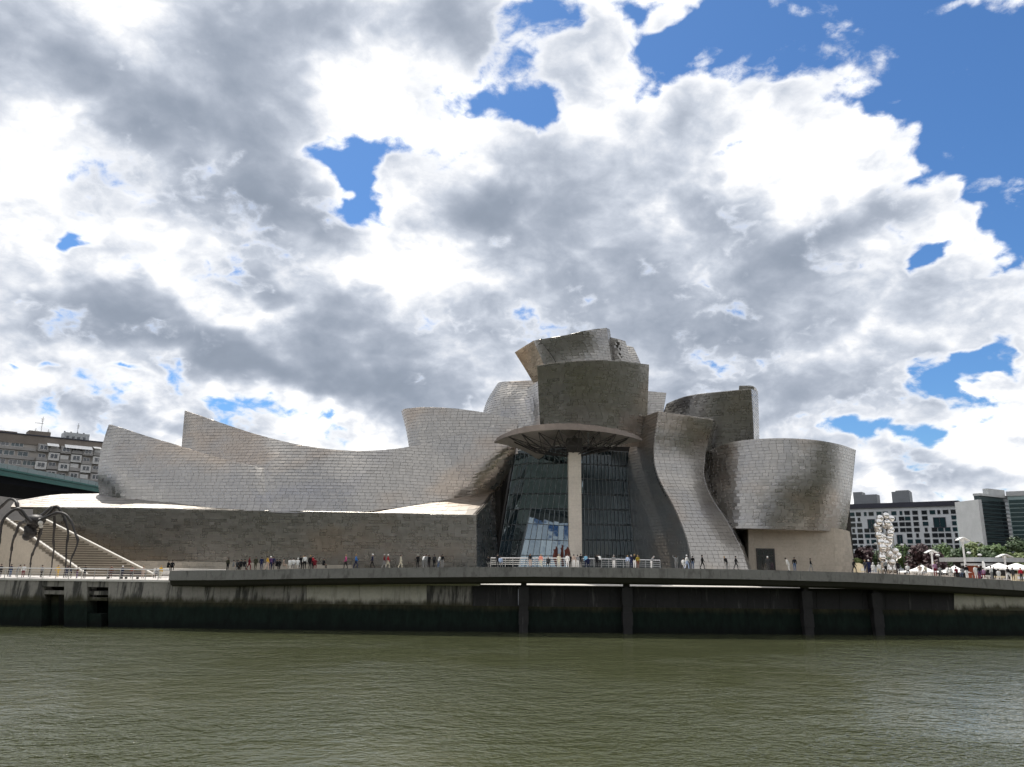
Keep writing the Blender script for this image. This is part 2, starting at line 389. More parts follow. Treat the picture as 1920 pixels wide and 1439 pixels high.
def shell(g, name, mat, parent, thick=.7, back=True):
    ns, nv, _ = g.shape
    du = np.gradient(g, axis=0); dv = np.gradient(g, axis=1)
    n = np.cross(du, dv); n /= np.maximum(np.linalg.norm(n, axis=2, keepdims=True), 1e-9)
    camv = np.array([0, 0, CAMZ])-g
    sign = 1 if np.sum(np.sign((n*camv).sum(2))) >= 0 else -1
    n *= sign
    b = g-n*thick; g = g-n*.10
    v = np.concatenate([g.reshape(-1, 3), b.reshape(-1, 3)]); N = ns*nv; f = []
    ix = lambda i, j: i*nv+j
    for i in range(ns-1):
        for j in range(nv-1):
            q = (ix(i, j), ix(i+1, j), ix(i+1, j+1), ix(i, j+1)); f.append(q if sign > 0 else q[::-1])
            q2 = tuple(N+k for k in q); f.append(q2[::-1] if sign > 0 else q2)
    ring = [ix(i, 0) for i in range(ns)]+[ix(ns-1, j) for j in range(1, nv)]+[ix(i, nv-1) for i in range(ns-2, -1, -1)]+[ix(0, j) for j in range(nv-2, 0, -1)]
    for a, c in zip(ring, ring[1:]+ring[:1]):
        q = (c, a, a+N, c+N); f.append(q if sign > 0 else q[::-1])
    me = bpy.data.meshes.new(name); me.from_pydata(v.tolist(), [], f); me.materials.append(mat)
    me.polygons.foreach_set('use_smooth', [True]*len(f)); me.update()
    o = bpy.data.objects.new(name, me); C.objects.link(o); child(o, parent)
    return o, sign
def panel_quads(g, rowh, width, mode='z'):
    """cuts a lofted grid into running-bond panels; rows at constant height (mode z) or along the loft (mode v)"""
    ns, nv, _ = g.shape; quads = []
    if mode == 'z':
        zz = np.maximum.accumulate(g[:, :, 2]+np.arange(nv)*1e-5, axis=1)
        lv = np.arange(math.floor(zz.min()/rowh)*rowh, zz.max()+rowh, rowh)
        L = np.zeros((ns, len(lv), 3))
        for i in range(ns):
            zc = np.clip(lv, zz[i, 0], zz[i, -1])
            L[i, :, 0] = np.interp(zc, zz[i], g[i, :, 0]); L[i, :, 1] = np.interp(zc, zz[i], g[i, :, 1]); L[i, :, 2] = zc
    else:
        m = g[ns//2]; ln = np.concatenate([[0], np.cumsum(np.linalg.norm(np.diff(m, axis=0), axis=1))])
        k = max(2, int(round(ln[-1]/rowh))); tt = np.interp(np.linspace(0, ln[-1], k+1), ln, np.arange(nv))
        i0 = np.clip(np.floor(tt).astype(int), 0, nv-2); fr = (tt-i0)[None, :, None]
        L = g[:, i0]*(1-fr)+g[:, i0+1]*fr
    def at(k, s):
        i = min(int(s), ns-2); return L[i, k]*(1-(s-i))+L[i+1, k]*(s-i)
    for k in range(L.shape[1]-1):
        mid = .5*(L[:, k]+L[:, k+1]); ln = np.concatenate([[0], np.cumsum(np.linalg.norm(np.diff(mid, axis=0), axis=1))])
        if ln[-1] < .3: continue
        cuts = [0.]; x = width*random.uniform(.25, 1.0)
        while x < ln[-1]-.25: cuts.append(x); x += width*random.uniform(.85, 1.15)
        cuts.append(ln[-1]); cs = np.interp(cuts, ln, np.arange(ns))
        for a, c in zip(cs[:-1], cs[1:]):
            q = [at(k, a), at(k, c), at(k+1, c), at(k+1, a)]
            if max(np.linalg.norm(q[3]-q[0]), np.linalg.norm(q[2]-q[1])) < .10: continue
            quads.append(q)
    return quads
def panels_mesh(quads, mb, lip=.055, wob=.016, gap=.022, sign=1):
    for q in quads:
        q = [np.array(p) for p in q]
        n = np.cross(q[1]-q[0], q[3]-q[0])
        if np.linalg.norm(n) < 1e-6: n = np.cross(q[2]-q[1], q[2]-q[3])
        n /= max(np.linalg.norm(n), 1e-9)
        n = n*sign
        c = sum(q)/4; o = []
        t0 = random.gauss(0, wob); t1 = random.gauss(0, wob)*.6
        e = (q[1]-q[0]); e = e/max(np.linalg.norm(e), 1e-6)
        for i, p in enumerate(q):
            side = e if i in (0, 3) else -e
            h = (lip if i < 2 else .018)+(t0 if i in (0, 3) else -t0)+(t1 if i < 2 else -t1)
            o.append(p+side*gap+n*max(h, .012)+(np.array([0, 0, -.025]) if i > 1 and abs(n[2]) < .25 and q[3][2]-q[0][2] > .2 else 0))
        bk = [p-n*.02 for p in q]
        nb = len(mb.v); mb.v += [tuple(p) for p in o]+[tuple(p) for p in bk]
        fs = [(0, 1, 2, 3), (0, 4, 5, 1), (1, 5, 6, 2), (2, 6, 7, 3), (3, 7, 4, 0)]
        fl = np.dot(np.cross(o[1]-o[0], o[3]-o[0]), n) < 0
        for f in fs: mb.f.append(tuple(nb+i for i in (f[::-1] if fl else f))); mb.mi.append(0)
def metal_wall(parent, stations, name='titanium_wall', rowh=.56, width=1.15, mode='z', thick=.7, ns=64, nv=28, single=0, wob=.0065, mat=None, label=None, back=None, pname='titanium_panels', lip=.055, sname='titanium_panel'):
    g = loft(stations, ns, nv)
    o, sg = shell(g, name, back or TI_BACK, parent, thick)
    if label: o['label'] = label
    qs = panel_quads(g, rowh, width, mode)
    if single:
        area = [np.linalg.norm(np.cross(q[1]-q[0], q[3]-q[0]))/np.linalg.norm(sum(q)/4-np.array([0, 0, CAMZ]))**2 for q in map(lambda q: [np.array(p) for p in q], qs)]
        order = np.argsort(area)[::-1]; top = set(order[:single].tolist())
        for i in top:
            mb = MB(); panels_mesh([qs[i]], mb, wob=wob, lip=lip, sign=sg); mb.build(sname, mat or TI, o)
        qs = [q for i, q in enumerate(qs) if i not in top]
    if qs:
        mb = MB(); panels_mesh(qs, mb, wob=wob, lip=lip, sign=sg)
        p = mb.build(pname, mat or TI, o); p['kind'] = 'stuff'
    return o

# ------------------------------------------------------------------ terrain, water
def build_setting():
    MB().quadbox([(-600, 2, -.6), (700, 2, -.6), (700, 112, -.6), (-600, 112, -.6)], [(-600, 2, 0), (700, 2, 0), (700, 112, 0), (-600, 112, 0)]).build('river_water', WATER)['kind'] = 'structure'
    # ground of the far bank and the city beyond, out to the horizon
    xs = [G(px, y, 5.6) for px, y in ((-900, 108), (-500, 105.5), (-100, 104.2), (300, 103.2), (900, 103.5), (1500, 104.8), (1950, 107), (2600, 111))]
    mb = MB(); far = [(p.x*40, 4200, 5.6) for p in xs]; mid = [(p.x*3, 330, 5.6) for p in xs]
    for a in range(len(xs)-1):
        mb.face([xs[a], xs[a+1], mid[a+1], mid[a]]); mb.face([mid[a], mid[a+1], far[a+1], far[a]])
    mb.build('far_bank_ground', GROUND)['kind'] = 'structure'
    # near bank behind the camera: a quay level and the wooded hills the metal reflects
    mb = MB(); mb.box(-600, 700, -120, 2.2, -3, 6.9); mb.build('near_bank_ground', GROUND)['kind'] = 'structure'
    nx, ny = 60, 24; mb = MB(); rng = np.random.RandomState(3)
    ph = rng.uniform(0, 6.28, 8)
    for j in range(ny+1):
        for i in range(nx+1):
            a = -math.pi*.62+math.pi*1.24*i/nx; r = 110+1400*(j/ny)**1.3
            x = r*math.sin(a)*1.25; y = -r*math.cos(a)-4
            h = 6.5+min(1, max(0, (r-150)/700))*(190+45*math.sin(a*3+ph[0])+30*math.sin(a*7+ph[1])+16*math.sin(a*15+ph[2]))*(.9+.1*math.sin(r*.01+ph[3]))
            h += max(0, (r-120)/200 if r < 320 else 1)*12*math.sin(x*.03+ph[4])*math.sin(y*.027+ph[5])
            if abs(a) > math.pi*.5: h = 6.5+(h-6.5)*max(0, 1-(abs(a)-math.pi*.5)/.3)
            mb.v.append((x, y, h))
    for j in range(ny):
        for i in range(nx):
            k = j*(nx+1)+i; mb.f.append((k, k+1, k+nx+2, k+nx+1)); mb.mi.append(0)
    mb.build('wooded_hills', HILL, smooth=True)['kind'] = 'structure'
    # spider plaza, added slope behind the raised walkway, pond before the museum
    a, b, c, d = G(-420, 102.1, 5.9), G(345, 100.6, 5.9), G(345, 127, 5.9), G(-420, 127, 5.9)
    lo = lambda p: (p.x, p.y, 5.3)
    MB().quadbox([lo(a), lo(b), lo(c), lo(d)], [a, b, c, d]).build('spider_plaza_paving', PAVE)['kind'] = 'structure'
    a, b, c, d = G(700, 105.2, 5.35), G(2200, 110, 5.35), G(2200, 115, 6.6), G(700, 110, 6.6)
    MB().quadbox([(p.x, p.y, 5.0) for p in (a, b, c, d)], [a, b, c, d]).build('sun_catching_slope', STONE_L)['kind'] = 'structure'  # slope added to catch sun as a bright strip under the walkway
    a, b, c, d = G(345, 112.2, 6.9), G(1420, 112.2, 6.9), G(1420, 150, 6.9), G(345, 150, 6.9)
    MB().quadbox([(p.x, p.y, 6.5) for p in (a, b, c, d)], [a, b, c, d]).build('reflecting_pond', POND)['kind'] = 'structure'
    a, b, c, d = G(1421, 109, 6.9), G(2600, 112, 6.9), G(2600, 230, 6.9), G(1421, 230, 6.9)
    MB().quadbox([(p.x, p.y, 5.7) for p in (a, b, c, d)], [a, b, c, d]).build('promenade_paving', PAVE_D)['kind'] = 'structure'
build_setting()

# ------------------------------------------------------------------ quay wall
def build_quay():
    q = tag(empty('quay_wall', G(700, 100, 0)), 'long stained concrete quay wall rising from the river, green with algae below', 'quay wall')
    def qy(px): return float(np.interp(px, [-500, 0, 500, 1000, 1500, 1920, 2500], [103, 101, 99.6, 99.8, 101, 103, 107]))
    def seg(px0, px1, z0, z1, mat, name, dy0=0., dy1=0., depth=2.5, step=45):
        n = max(1, int(abs(px1-px0)/step)); mb = MB()
        e = np.linspace(px0, px1, n+1)
        for a, b in zip(e[:-1], e[1:]):
            A0, B0 = G(a, qy(a)-dy0, z0), G(b, qy(b)-dy0, z0); A1, B1 = G(a, qy(a)-dy1, z1), G(b, qy(b)-dy1, z1)
            D = Vector((0, depth, 0))
            mb.quadbox([A0, B0, B0+D, A0+D], [A1, B1, B1+D, A1+D])
        return mb.build(name, mat, q)
    gaps = [(78, 120), (163, 203)]
    runs = [(-480, 78), (120, 163), (203, 2400)]
    for a, b in runs:
        seg(a, b, -2, 3.15, ALGAE, 'algae_wall_base', .75, .30)
    # upper concrete: panels between joints; stained ones and, in the middle, cleaner pale ones
    def panel(a, b, mat):
        seg(a+.25, b-.25, 3.154, 5.62, mat, 'wall_panel', .25, .0, 2.4, 900)
    for a, b in ((-480, -400), (-400, -300), (-300, -200), (-200, -100), (-100, -40), (-40, 20), (20, 78), (120, 163)): panel(a, b, CONC)
    x = 203.
    while x < 560: w = 42; panel(x, min(x+w, 575), CONC); x += w
    for e in ((575, 590),): panel(*e, CONC_P)
    x = 590.
    while x < 790: panel(x, x+42, CONC_P); x += 42
    while x < 860: panel(x, x+43, CONC); x += 43
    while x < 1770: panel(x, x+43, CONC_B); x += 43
    while x < 2380: panel(x, x+55, CONC_P); x += 55
    seg(-480, 900, 5.624, 5.86, STONE_L, 'coping', .10, .10, 2.5, 45)
    seg(900, 2400, 5.624, 5.67, CONC_D, 'coping', .06, .06, 2.5, 45)
    # openings at the left: lintels, recessed back, ledges, a sloping landing
    for a, b in gaps:
        seg(a, b, 4.9, 5.62, CONC, 'lintel', -.12, -.12, 2.2)
        seg(a, b, -2, 4.9, ALGAE, 'recess_back', -3.2, -3.2, 1.)
        seg(a, b, 3.9, 4.4, CONC, 'ledge', -.45, -.45, 1.6)
    seg(150, 190, -2, 1.6, ALGAE, 'landing_block', .35, .05, 1.5)
    seg(96, 110, -2, 3.9, ALGAE, 'recess_pier', -1.4, -1.4, 1.2)
    seg(163, 201, 3.2, 3.6, CONC, 'ledge', -.3, -.3, 1.2)
    return qy
qy = build_quay()

# ------------------------------------------------------------------ raised walkway
WALK = [(300, 1072, 99.2), (330, 1071, 98.6), (420, 1070.6, 97.6), (600, 1067.3, 97), (760, 1065.5, 96.6), (1000, 1064, 96.5), (1200, 1066, 96.5), (1400, 1069, 96.7), (1600, 1074.3, 97.5), (1760, 1081.3, 99), (1920, 1091, 101), (2100, 1104, 104), (2400, 1128, 110)]
def wk(px):
    a = np.array(WALK); return P(px, float(np.interp(px, a[:, 0], a[:, 1])), float(np.interp(px, a[:, 0], a[:, 2])))
def build_walk():
    w = tag(empty('raised_walkway', wk(1000)), 'grey concrete walkway arching along the river above the quay wall', 'walkway')
    e = np.arange(318, 2400, 12.); sec = [(.12, -.02), (.12, -1.02), (.9, -1.75), (1.8, -2.02), (8.6, -2.02), (8.8, -.02)]
    mb = MB()
    for a, b in zip(e[:-1], e[1:]):
        A, B = wk(a), wk(b)
        for i in range(len(sec)):
            (y0, z0), (y1, z1) = sec[i], sec[(i+1) % len(sec)]
            mb.face([A+Vector((0, y0, z0)), A+Vector((0, y1, z1)), B+Vector((0, y1, z1)), B+Vector((0, y0, z0))], 1 if i == len(sec)-1 else 0)
    mb.build('deck_slab', [CONC_D, PAVE], w)
    x = 318.
    while x < 2380:
        ln = random.uniform(30, 40); A, B = wk(x+.18), wk(x+ln-.18); dz = random.uniform(-.012, .012)
        mb = MB(); t = .14
        mb.quadbox([A+Vector((0, dz, -1.04)), B+Vector((0, dz, -1.04)), B+Vector((0, t-.03, -1.04)), A+Vector((0, t-.03, -1.04))],
                   [A+Vector((0, dz, .05)), B+Vector((0, dz, .05)), B+Vector((0, t+.35, .05)), A+Vector((0, t+.35, .05))])
        mb.quadbox([A+Vector((0, -.05, -1.15)), B+Vector((0, -.05, -1.15)), B+Vector((0, .12, -1.15)), A+Vector((0, .12, -1.15))],
                   [A+Vector((0, -.05, -1.045)), B+Vector((0, -.05, -1.045)), B+Vector((0, .12, -1.045)), A+Vector((0, .12, -1.045))])
        mb.build('fascia_panel', CONC_F, w); x += ln
    for px in (983, 1180, 1522, 1655):
        c = wk(px); x, y = c.x, c.y+2.6; mb = MB(); zt = c.z-2.0
        mb.box(x-.66, x+.66, y-.5, y+1.0, 3.4, zt-.45); mb.box(x-.36, x+.36, y-.3, y+.8, zt-.45, zt+.02)
        mb.box(x-.55, x+.55, y-.42, y+.95, -2, 3.397)
        mb.box(x-.63, x+.63, y-.5, y+1.0, 1.0, 2.6)
        mb.build('pier', CONC_B, w)
build_walk()

# ------------------------------------------------------------------ museum
M = tag(empty('museum', G(960, 128, 6)), 'huge museum of curving titanium walls with a glass atrium and tall stone column', 'museum')
def build_museum():
    # lower wall along the pond
    metal_wall(M, [[(60, 1085, 126.5), (62, 951.5, 126.0)], [(250, 1085, 125.5), (248, 953, 125.0)], [(420, 1085, 124.2), (420, 956, 123.6)], [(560, 1085, 123.2), (560, 958.5, 122.6)],
                   [(740, 1085, 122.2), (740, 962, 121.7)], [(893, 1085, 121.4), (893, 965.5, 121.0)]], ns=90, nv=12, lip=.03, wob=.004, rowh=.50, width=1.05, label='lower titanium wall')
    metal_wall(M, [[(893.3, 1085, 121.5), (893.3, 965.5, 121.1)], [(915, 1085, 126.5), (912, 945, 126)], [(934, 1085, 133.5), (928.5, 921, 134)]], ns=20, nv=16)
    # stone plinth under it
    metal_wall(M, [[(240, 1090, 124.6), (240, 1052.0, 124.6)], [(420, 1090, 123.3), (420, 1054.6, 123.3)], [(560, 1090, 122.3), (560, 1058.5, 122.3)], [(660, 1090, 121.8), (660, 1060.5, 121.8)]],
               name='stone_plinth', rowh=.5, width=1.3, mat=STONE, back=STONE, wob=.003, lip=.03, nv=6, pname='stone_panels')
    # front sail at the left
    metal_wall(M, [[(187, 938, 133.6), (184, 880, 134), (192, 835, 134.5), (204, 796, 134)], [(215, 941, 131.0), (214, 880, 131.5), (222, 835, 132.5), (230, 803, 133)],
                   [(260, 945, 129.0), (262, 890, 129.9), (268, 850, 131), (272, 817, 132.5)], [(330, 952, 126.8), (330, 900, 128.0), (330, 860, 129.8), (330, 834, 131.5)],
                   [(420, 960, 124.2), (420, 920, 125.8), (420, 885, 127.5), (420, 861, 129)], [(480, 958, 123.05), (480, 930, 124.0), (480, 900, 125.5), (480, 874.5, 127.0)],
                   [(526, 960, 123.3), (526, 935, 124.4), (526, 905, 126.2), (526, 886, 127.5)]], ns=80, label='pointed front sail')
    # long rear sail and the upper wall as far as the atrium
    metal_wall(M, [[(338, 880, 133.5), (341, 832, 135), (346.5, 770, 134.8)], [(372, 905, 130.5), (372, 850, 132.6), (374, 779, 134)], [(420, 925, 127.8), (420, 885, 129.6), (420, 850, 131.2), (420, 795, 133.2)],
                   [(480, 955, 124.2), (480, 912, 126.0), (480, 875, 128.2), (480, 814.5, 131.8)], [(508, 961, 122.85), (508, 920, 124.25), (508, 885, 126.1), (508, 822, 130.6)], [(545, 962, 122.65), (545, 920, 124.1), (545, 885, 125.9), (545, 831, 129.3)], [(600, 962, 122.45), (600, 910, 124.6), (600, 840.5, 128.2)],
                   [(660, 962, 122.3), (660, 910, 124.6), (660, 845.5, 128.4)], [(740, 953.5, 123.9), (740, 900, 126.2), (740, 842, 129)], [(800, 944, 126.5), (800, 895, 128.8), (800, 831.5, 131.5)],
                   [(860, 934, 129.4), (860, 880, 130.9), (860, 815, 132.3)], [(905, 926, 132.4), (910, 880, 131.2), (912, 802, 132.0)], [(930, 921, 134.4), (945, 880, 132.4), (955, 840, 131.0), (950, 795, 132.0)],
                   [(936, 919, 135.6), (955, 885, 134.6), (966, 845, 131.9), (970, 796, 132.1)]], ns=110, nv=30, label='long rear sail and upper titanium wall')
    # sunlit metal ledges between the lower and the upper wall
    metal_wall(M, [[(20, 951, 126), (28, 940, 130)], [(90, 951.6, 126), (95, 929, 133)], [(180, 952.2, 125.6), (180, 926, 134.2)], [(250, 953, 125.2), (250, 925.5, 132.5)], [(330, 954.3, 124.5), (330, 938, 128.4)],
                   [(410, 955.5, 123.8), (410, 952.3, 125.3)], [(480, 956.8, 123.1), (480, 956.0, 123.6)]], name='sloping_roof', mat=TI_R, mode='v', rowh=1.1, width=1.8, ns=50, nv=10, thick=.3)
    metal_wall(M, [[(645, 961.5, 122.9), (645, 959, 123.4)], [(740, 963, 122.4), (740, 950, 124.6)], [(820, 964.5, 122.0), (820, 938.5, 127.8)], [(890, 966.2, 121.8), (893, 926.5, 131.8)], [(894.5, 963.5, 122.6), (928.2, 920.5, 134.3)]],
               name='sloping_roof', mat=TI_R, mode='v', rowh=1.1, width=1.8, ns=40, nv=10, thick=.3)
    # flaring round tower behind the wing
    metal_wall(M, [[(769, 845, 141), (762, 808, 142), (752.5, 771, 143)], [(772, 848, 136), (767, 806, 136.6), (761, 766.5, 137.4)], [(790, 858, 134.4), (788, 806, 134.8), (787, 764, 135.2)],
                   [(850, 860, 133.1), (850, 815, 133.3), (850, 766, 133.7)], [(920, 860, 132.8), (920, 815, 132.9), (920, 776, 133.1)], [(971.5, 852, 132.7), (971.5, 818, 132.7), (971.5, 787.5, 132.8)]], ns=60, label='flaring round tower')
    # pale walls behind
    metal_wall(M, [[(900, 800, 160), (912, 755, 160.5), (934, 718, 162)], [(915, 800, 154), (925, 755, 154.8), (944, 716, 157)], [(945, 800, 151.5), (948, 755, 152.5), (955, 715.5, 155)], [(1010, 800, 150), (1010, 755, 151), (1010, 713, 154)]], ns=30, label='pale wall behind')
    metal_wall(M, [[(941, 815, 145), (939, 780, 146.2), (938, 747, 147.5)], [(966, 818, 144), (965, 780, 145.6), (964, 738.5, 148)], [(992, 820, 142.5), (991, 775, 144.4), (989, 728, 147.5)], [(1016, 825, 139), (1013, 770, 140.5), (1009, 716, 143)]], ns=26, label='pale front wall')
    # big dark drum over the canopy
    metal_wall(M, [[(1015, 835, 137.0), (1010.5, 760, 135.4), (1007, 686.5, 132.8)], [(1040, 838, 135.6), (1038, 760, 134.0), (1036, 681.5, 131.4)], [(1075, 838, 133.9), (1075, 760, 132.3), (1075, 678, 129.7)],
                   [(1120, 838, 133.7), (1120, 760, 132.1), (1120, 676, 129.5)], [(1160, 838, 134.8), (1161, 760, 133.1), (1162, 677, 130.7)], [(1190, 838, 136.6), (1191, 760, 134.9), (1192, 680.5, 132.6)],
                   [(1212, 838, 138.6), (1214, 770, 137), (1217, 684, 134.8)]], ns=64, wob=.005, label='big dark drum')
    # folded pieces on top
    metal_wall(M, [[(1000, 718, 147.5), (982, 688, 148), (965, 661, 148.4)], [(1016, 712, 144.6), (1000, 678, 144.8), (985, 648.5, 144.9)], [(1030, 712, 141.8), (1014, 670, 142), (1000, 639.3, 142)]], ns=24, nv=16, wob=.005, mat=TI_WARMLIT, label='folded wall tinted as in warm light')
    metal_wall(M, [[(1030, 712, 141.7), (1014, 670, 141.9), (1000, 639.3, 141.9)], [(1052, 700, 140.0), (1034, 668, 140.2), (1011, 637, 140.4)]], ns=12, nv=16, wob=.005)
    metal_wall(M, [[(1054, 702, 140.2), (1036, 668, 140.2), (1011, 637, 140.3)], [(1076, 702, 139.2), (1070, 665, 138.9), (1058, 629, 138.4)], [(1110, 702, 138.6), (1106, 662, 138.2), (1100, 619.8, 137.2)], [(1150, 702, 139.8), (1144, 660, 139.2), (1137, 615, 138.4)]],
               ns=40, wob=.004, label='topmost dark wall')
    metal_wall(M, [[(1150, 702, 139.9), (1144, 660, 139.3), (1137, 615, 138.5)], [(1156, 702, 144), (1150, 660, 143.6), (1143, 618, 143.2)]], ns=8, nv=16)
    metal_wall(M, [[(1146, 702, 143.5), (1143, 665, 143.2), (1139, 631.5, 142.8)], [(1168, 702, 143), (1163, 668, 142.6), (1157, 635.5, 142.2)], [(1189, 702, 145), (1181, 670, 144.6), (1172.5, 640, 144.2)]], ns=20)
    metal_wall(M, [[(1178, 702, 149), (1176, 670, 150.5), (1174, 648, 152)], [(1208, 702, 147.5), (1199, 676, 149), (1188, 651.5, 151)]], ns=10, nv=12)
    metal_wall(M, [[(1200, 800, 152), (1200, 765, 153.5), (1200, 732.5, 155)], [(1240, 800, 151), (1244.5, 765, 152.5), (1249.5, 737, 154)]], ns=12, nv=14)
    # high dark wall at the right
    metal_wall(M, [[(1225, 835, 151), (1238, 790, 152), (1250, 757.5, 153)], [(1262, 850, 149), (1270, 795, 149), (1274, 747, 149.5)], [(1300, 860, 146.4), (1304, 795, 145.8), (1306, 739.5, 145)], [(1350, 860, 144.4), (1352, 795, 143.2), (1352, 734.5, 141.8)],
                   [(1414, 860, 143), (1412, 795, 141.6), (1408, 729.5, 140)]], ns=50, wob=.004, label='high dark curving wall')
    metal_wall(M, [[(1414.3, 860, 143.1), (1412.3, 795, 141.7), (1408.4, 729.5, 140.1)], [(1424, 860, 151), (1423, 795, 150), (1421, 735, 149)]], ns=10)
    metal_wall(M, [[(1385, 745, 147.5), (1386, 723.5, 147)], [(1412, 745, 147), (1412, 724, 146.5)], [(1421, 750, 149), (1421, 734.5, 149)]], ns=12, nv=6)
    # S-shaped tower: left shaded side, then the lit flank with single panels
    Ledge = [(1297, 1085, 118.5), (1296, 1055, 119.6), (1288, 1011, 122), (1278, 983.6, 123.6), (1268.7, 961, 125.2), (1256, 936, 127), (1242, 911, 128.6), (1232.6, 889, 129.6), (1227, 867, 130), (1226.4, 839, 130), (1229.8, 811, 129.8), (1235, 771.5, 129.6)]
    Redge = [(1409, 1085, 120.9), (1400, 1062, 121.9), (1390, 1031, 123.9), (1376, 1003, 125.9), (1359, 972, 128.0), (1337, 939, 130.4), (1324, 912, 132.2), (1319, 893, 133.2), (1320, 867, 133.8), (1324, 839, 133.8), (1329, 819, 133.6), (1337.5, 786.5, 133.2)]
    Mid = [tuple((np.array(a)+np.array(b))/2+np.array([0, 0, -.7])) for i, (a, b) in enumerate(zip(Ledge, Redge))]
    metal_wall(M, [Ledge, Mid, Redge], ns=40, nv=60, rowh=.60, width=1.05, single=290, wob=.006, label='S-shaped tower flank')
    metal_wall(M, [[(1192, 1085, 139), (1180, 1000, 140), (1175, 900, 140.5), (1180, 845, 140.5), (1198, 785, 139.5)], [(1240, 1085, 130.8), (1230, 1000, 132.6), (1204, 900, 136), (1203, 845, 136.2), (1216, 778, 135)], [(a-.6, b, c_+.1) for a, b, c_ in Ledge]],
               ns=44, nv=44, wob=.005, mat=TI_R, label='shaded side of the S-shaped tower')
    metal_wall(M, [[(a+.5, b, c_+.12) for a, b, c_ in Redge], [(1416, 1085, 136), (1390, 1003, 139), (1352, 939, 141), (1336, 893, 142), (1334, 839, 142), (1343, 790, 141)]], ns=10, nv=30)
    # right drum, its soffit, the stone base below
    K = [(1312, 857, 140.5, 982, 139.5), (1330, 845.5, 137.6, 987, 136.4), (1348, 837, 135.2, 989.5, 133.8), (1380, 828, 132, 991, 129.8), (1420, 823.5, 129.2, 991.5, 128.6), (1475, 822, 127.2, 992.5, 128.4), (1530, 825.5, 127.6, 994.6, 129.6),
         (1572, 833, 130.2, 996.6, 132.6), (1603.5, 843.5, 135.5, 999, 138)]
    Kb = [1312, 1330, 1348, 1380, 1420, 1472, 1523, 1562, 1586]
    metal_wall(M, [[(xb, yb, Yb), ((xb+xt)/2+2, (yt+yb)/2, (Yt+Yb)/2-.4), (xt, yt, Yt)] for (xt, yt, Yt, yb, Yb), xb in zip(K, Kb)], ns=70, nv=24, label='right titanium drum')
    metal_wall(M, [[(1586, 999, 138.1), (1596, 920, 137), (1603.3, 843.5, 135.6)], [(1570, 990, 150), (1578, 920, 149.5), (1583, 850, 149)]], ns=10, nv=16, thick=.12)
    mb = MB(); bt = [P(xb, yb+.3, Yb) for (xt, yt, Yt, yb, Yb), xb in zip(K, Kb)]
    for a, b in zip(bt[:-1], bt[1:]):
        mb.quadbox([a, b, Vector((b.x, 150, b.z)), Vector((a.x, 150, a.z))], [a+Vector((0, 0, .3)), b+Vector((0, 0, .3)), Vector((b.x, 150, b.z+.3)), Vector((a.x, 150, a.z+.3))])
    mb.build('drum_soffit', STONE_L, M)
    st = dict(mat=STONE, back=STONE, wob=.002, lip=.02, rowh=.62, width=1.25, pname='stone_panels', thick=.8)
    metal_wall(M, [[(1404.5, 1095, 131.6), (1403, 988, 131.6)], [(1480, 1095, 131.5), (1480, 988, 131.5)], [(1568, 1095, 132), (1563, 990, 132)]], name='stone_base', ns=40, nv=8, single=300, sname='stone_panel', **st)
    metal_wall(M, [[(1568, 1095, 132.05), (1563, 990, 132.05)], [(1588, 1095, 134), (1580, 993, 134)], [(1607, 1095, 138), (1593, 997, 138)]], name='stone_base', ns=16, nv=8, **st)
    metal_wall(M, [[(1376, 1095, 150), (1374, 985, 150)], [(1404.3, 1095, 131.7), (1402.8, 988, 131.7)]], name='stone_base', ns=12, nv=8, **st)
    # dark-framed door in the stone base
    a = P(1421, 1075, 131.3); b = P(1455.5, 1075, 131.3); t = P(1421, 1028.5, 131.3)
    x0, x1, z0, z1, y = a.x, b.x, a.z, t.z, 131.35
    d = MB(); d.box(x0, x1, y, y+.25, z1-.22, z1); d.box(x0, x0+.22, y, y+.25, z0, z1-.225); d.box(x1-.22, x1, y, y+.25, z0, z1-.225)
    zt = z1-(z1-z0)*.30; d.box(x0+.225, x1-.225, y+.02, y+.22, zt-.08, zt+.08)
    for k in (1, 2): xx = x0+(x1-x0)*k/3; d.box(xx-.06, xx+.06, y+.03, y+.2, z0, zt-.083); d.box(xx-.06, xx+.06, y+.03, y+.2, zt+.083, z1-.223)
    dr = d.build('door', DARKM, M)
    for k in range(3):
        xa = x0+(x1-x0)*k/3+.07; xb = x0+(x1-x0)*(k+1)/3-.07
        MB().box(xa, xb, y+.1, y+.15, z0, zt-.085).build('pane', GLASSY, dr); MB().box(xa, xb, y+.1, y+.15, zt+.085, z1-.225).build('pane', GLASSY, dr)
    # plain core behind the walls so that nothing shows through the gaps
    mb = MB()
    for px0, px1, y0, y1, pyt in ((330, 940, 140, 160, 880), (912, 1230, 146, 175, 805), (1010, 1200, 150, 170, 690), (1225, 1405, 152, 175, 800), (1385, 1585, 142, 175, 870)):
        p0, p1 = P(px0, pyt, y0), P(px1, pyt, y0); mb.box(p0.x, p1.x, y0, y1, 5.7, p0.z)
    mb.build('building_core', TI_BACK, M)
build_museum()

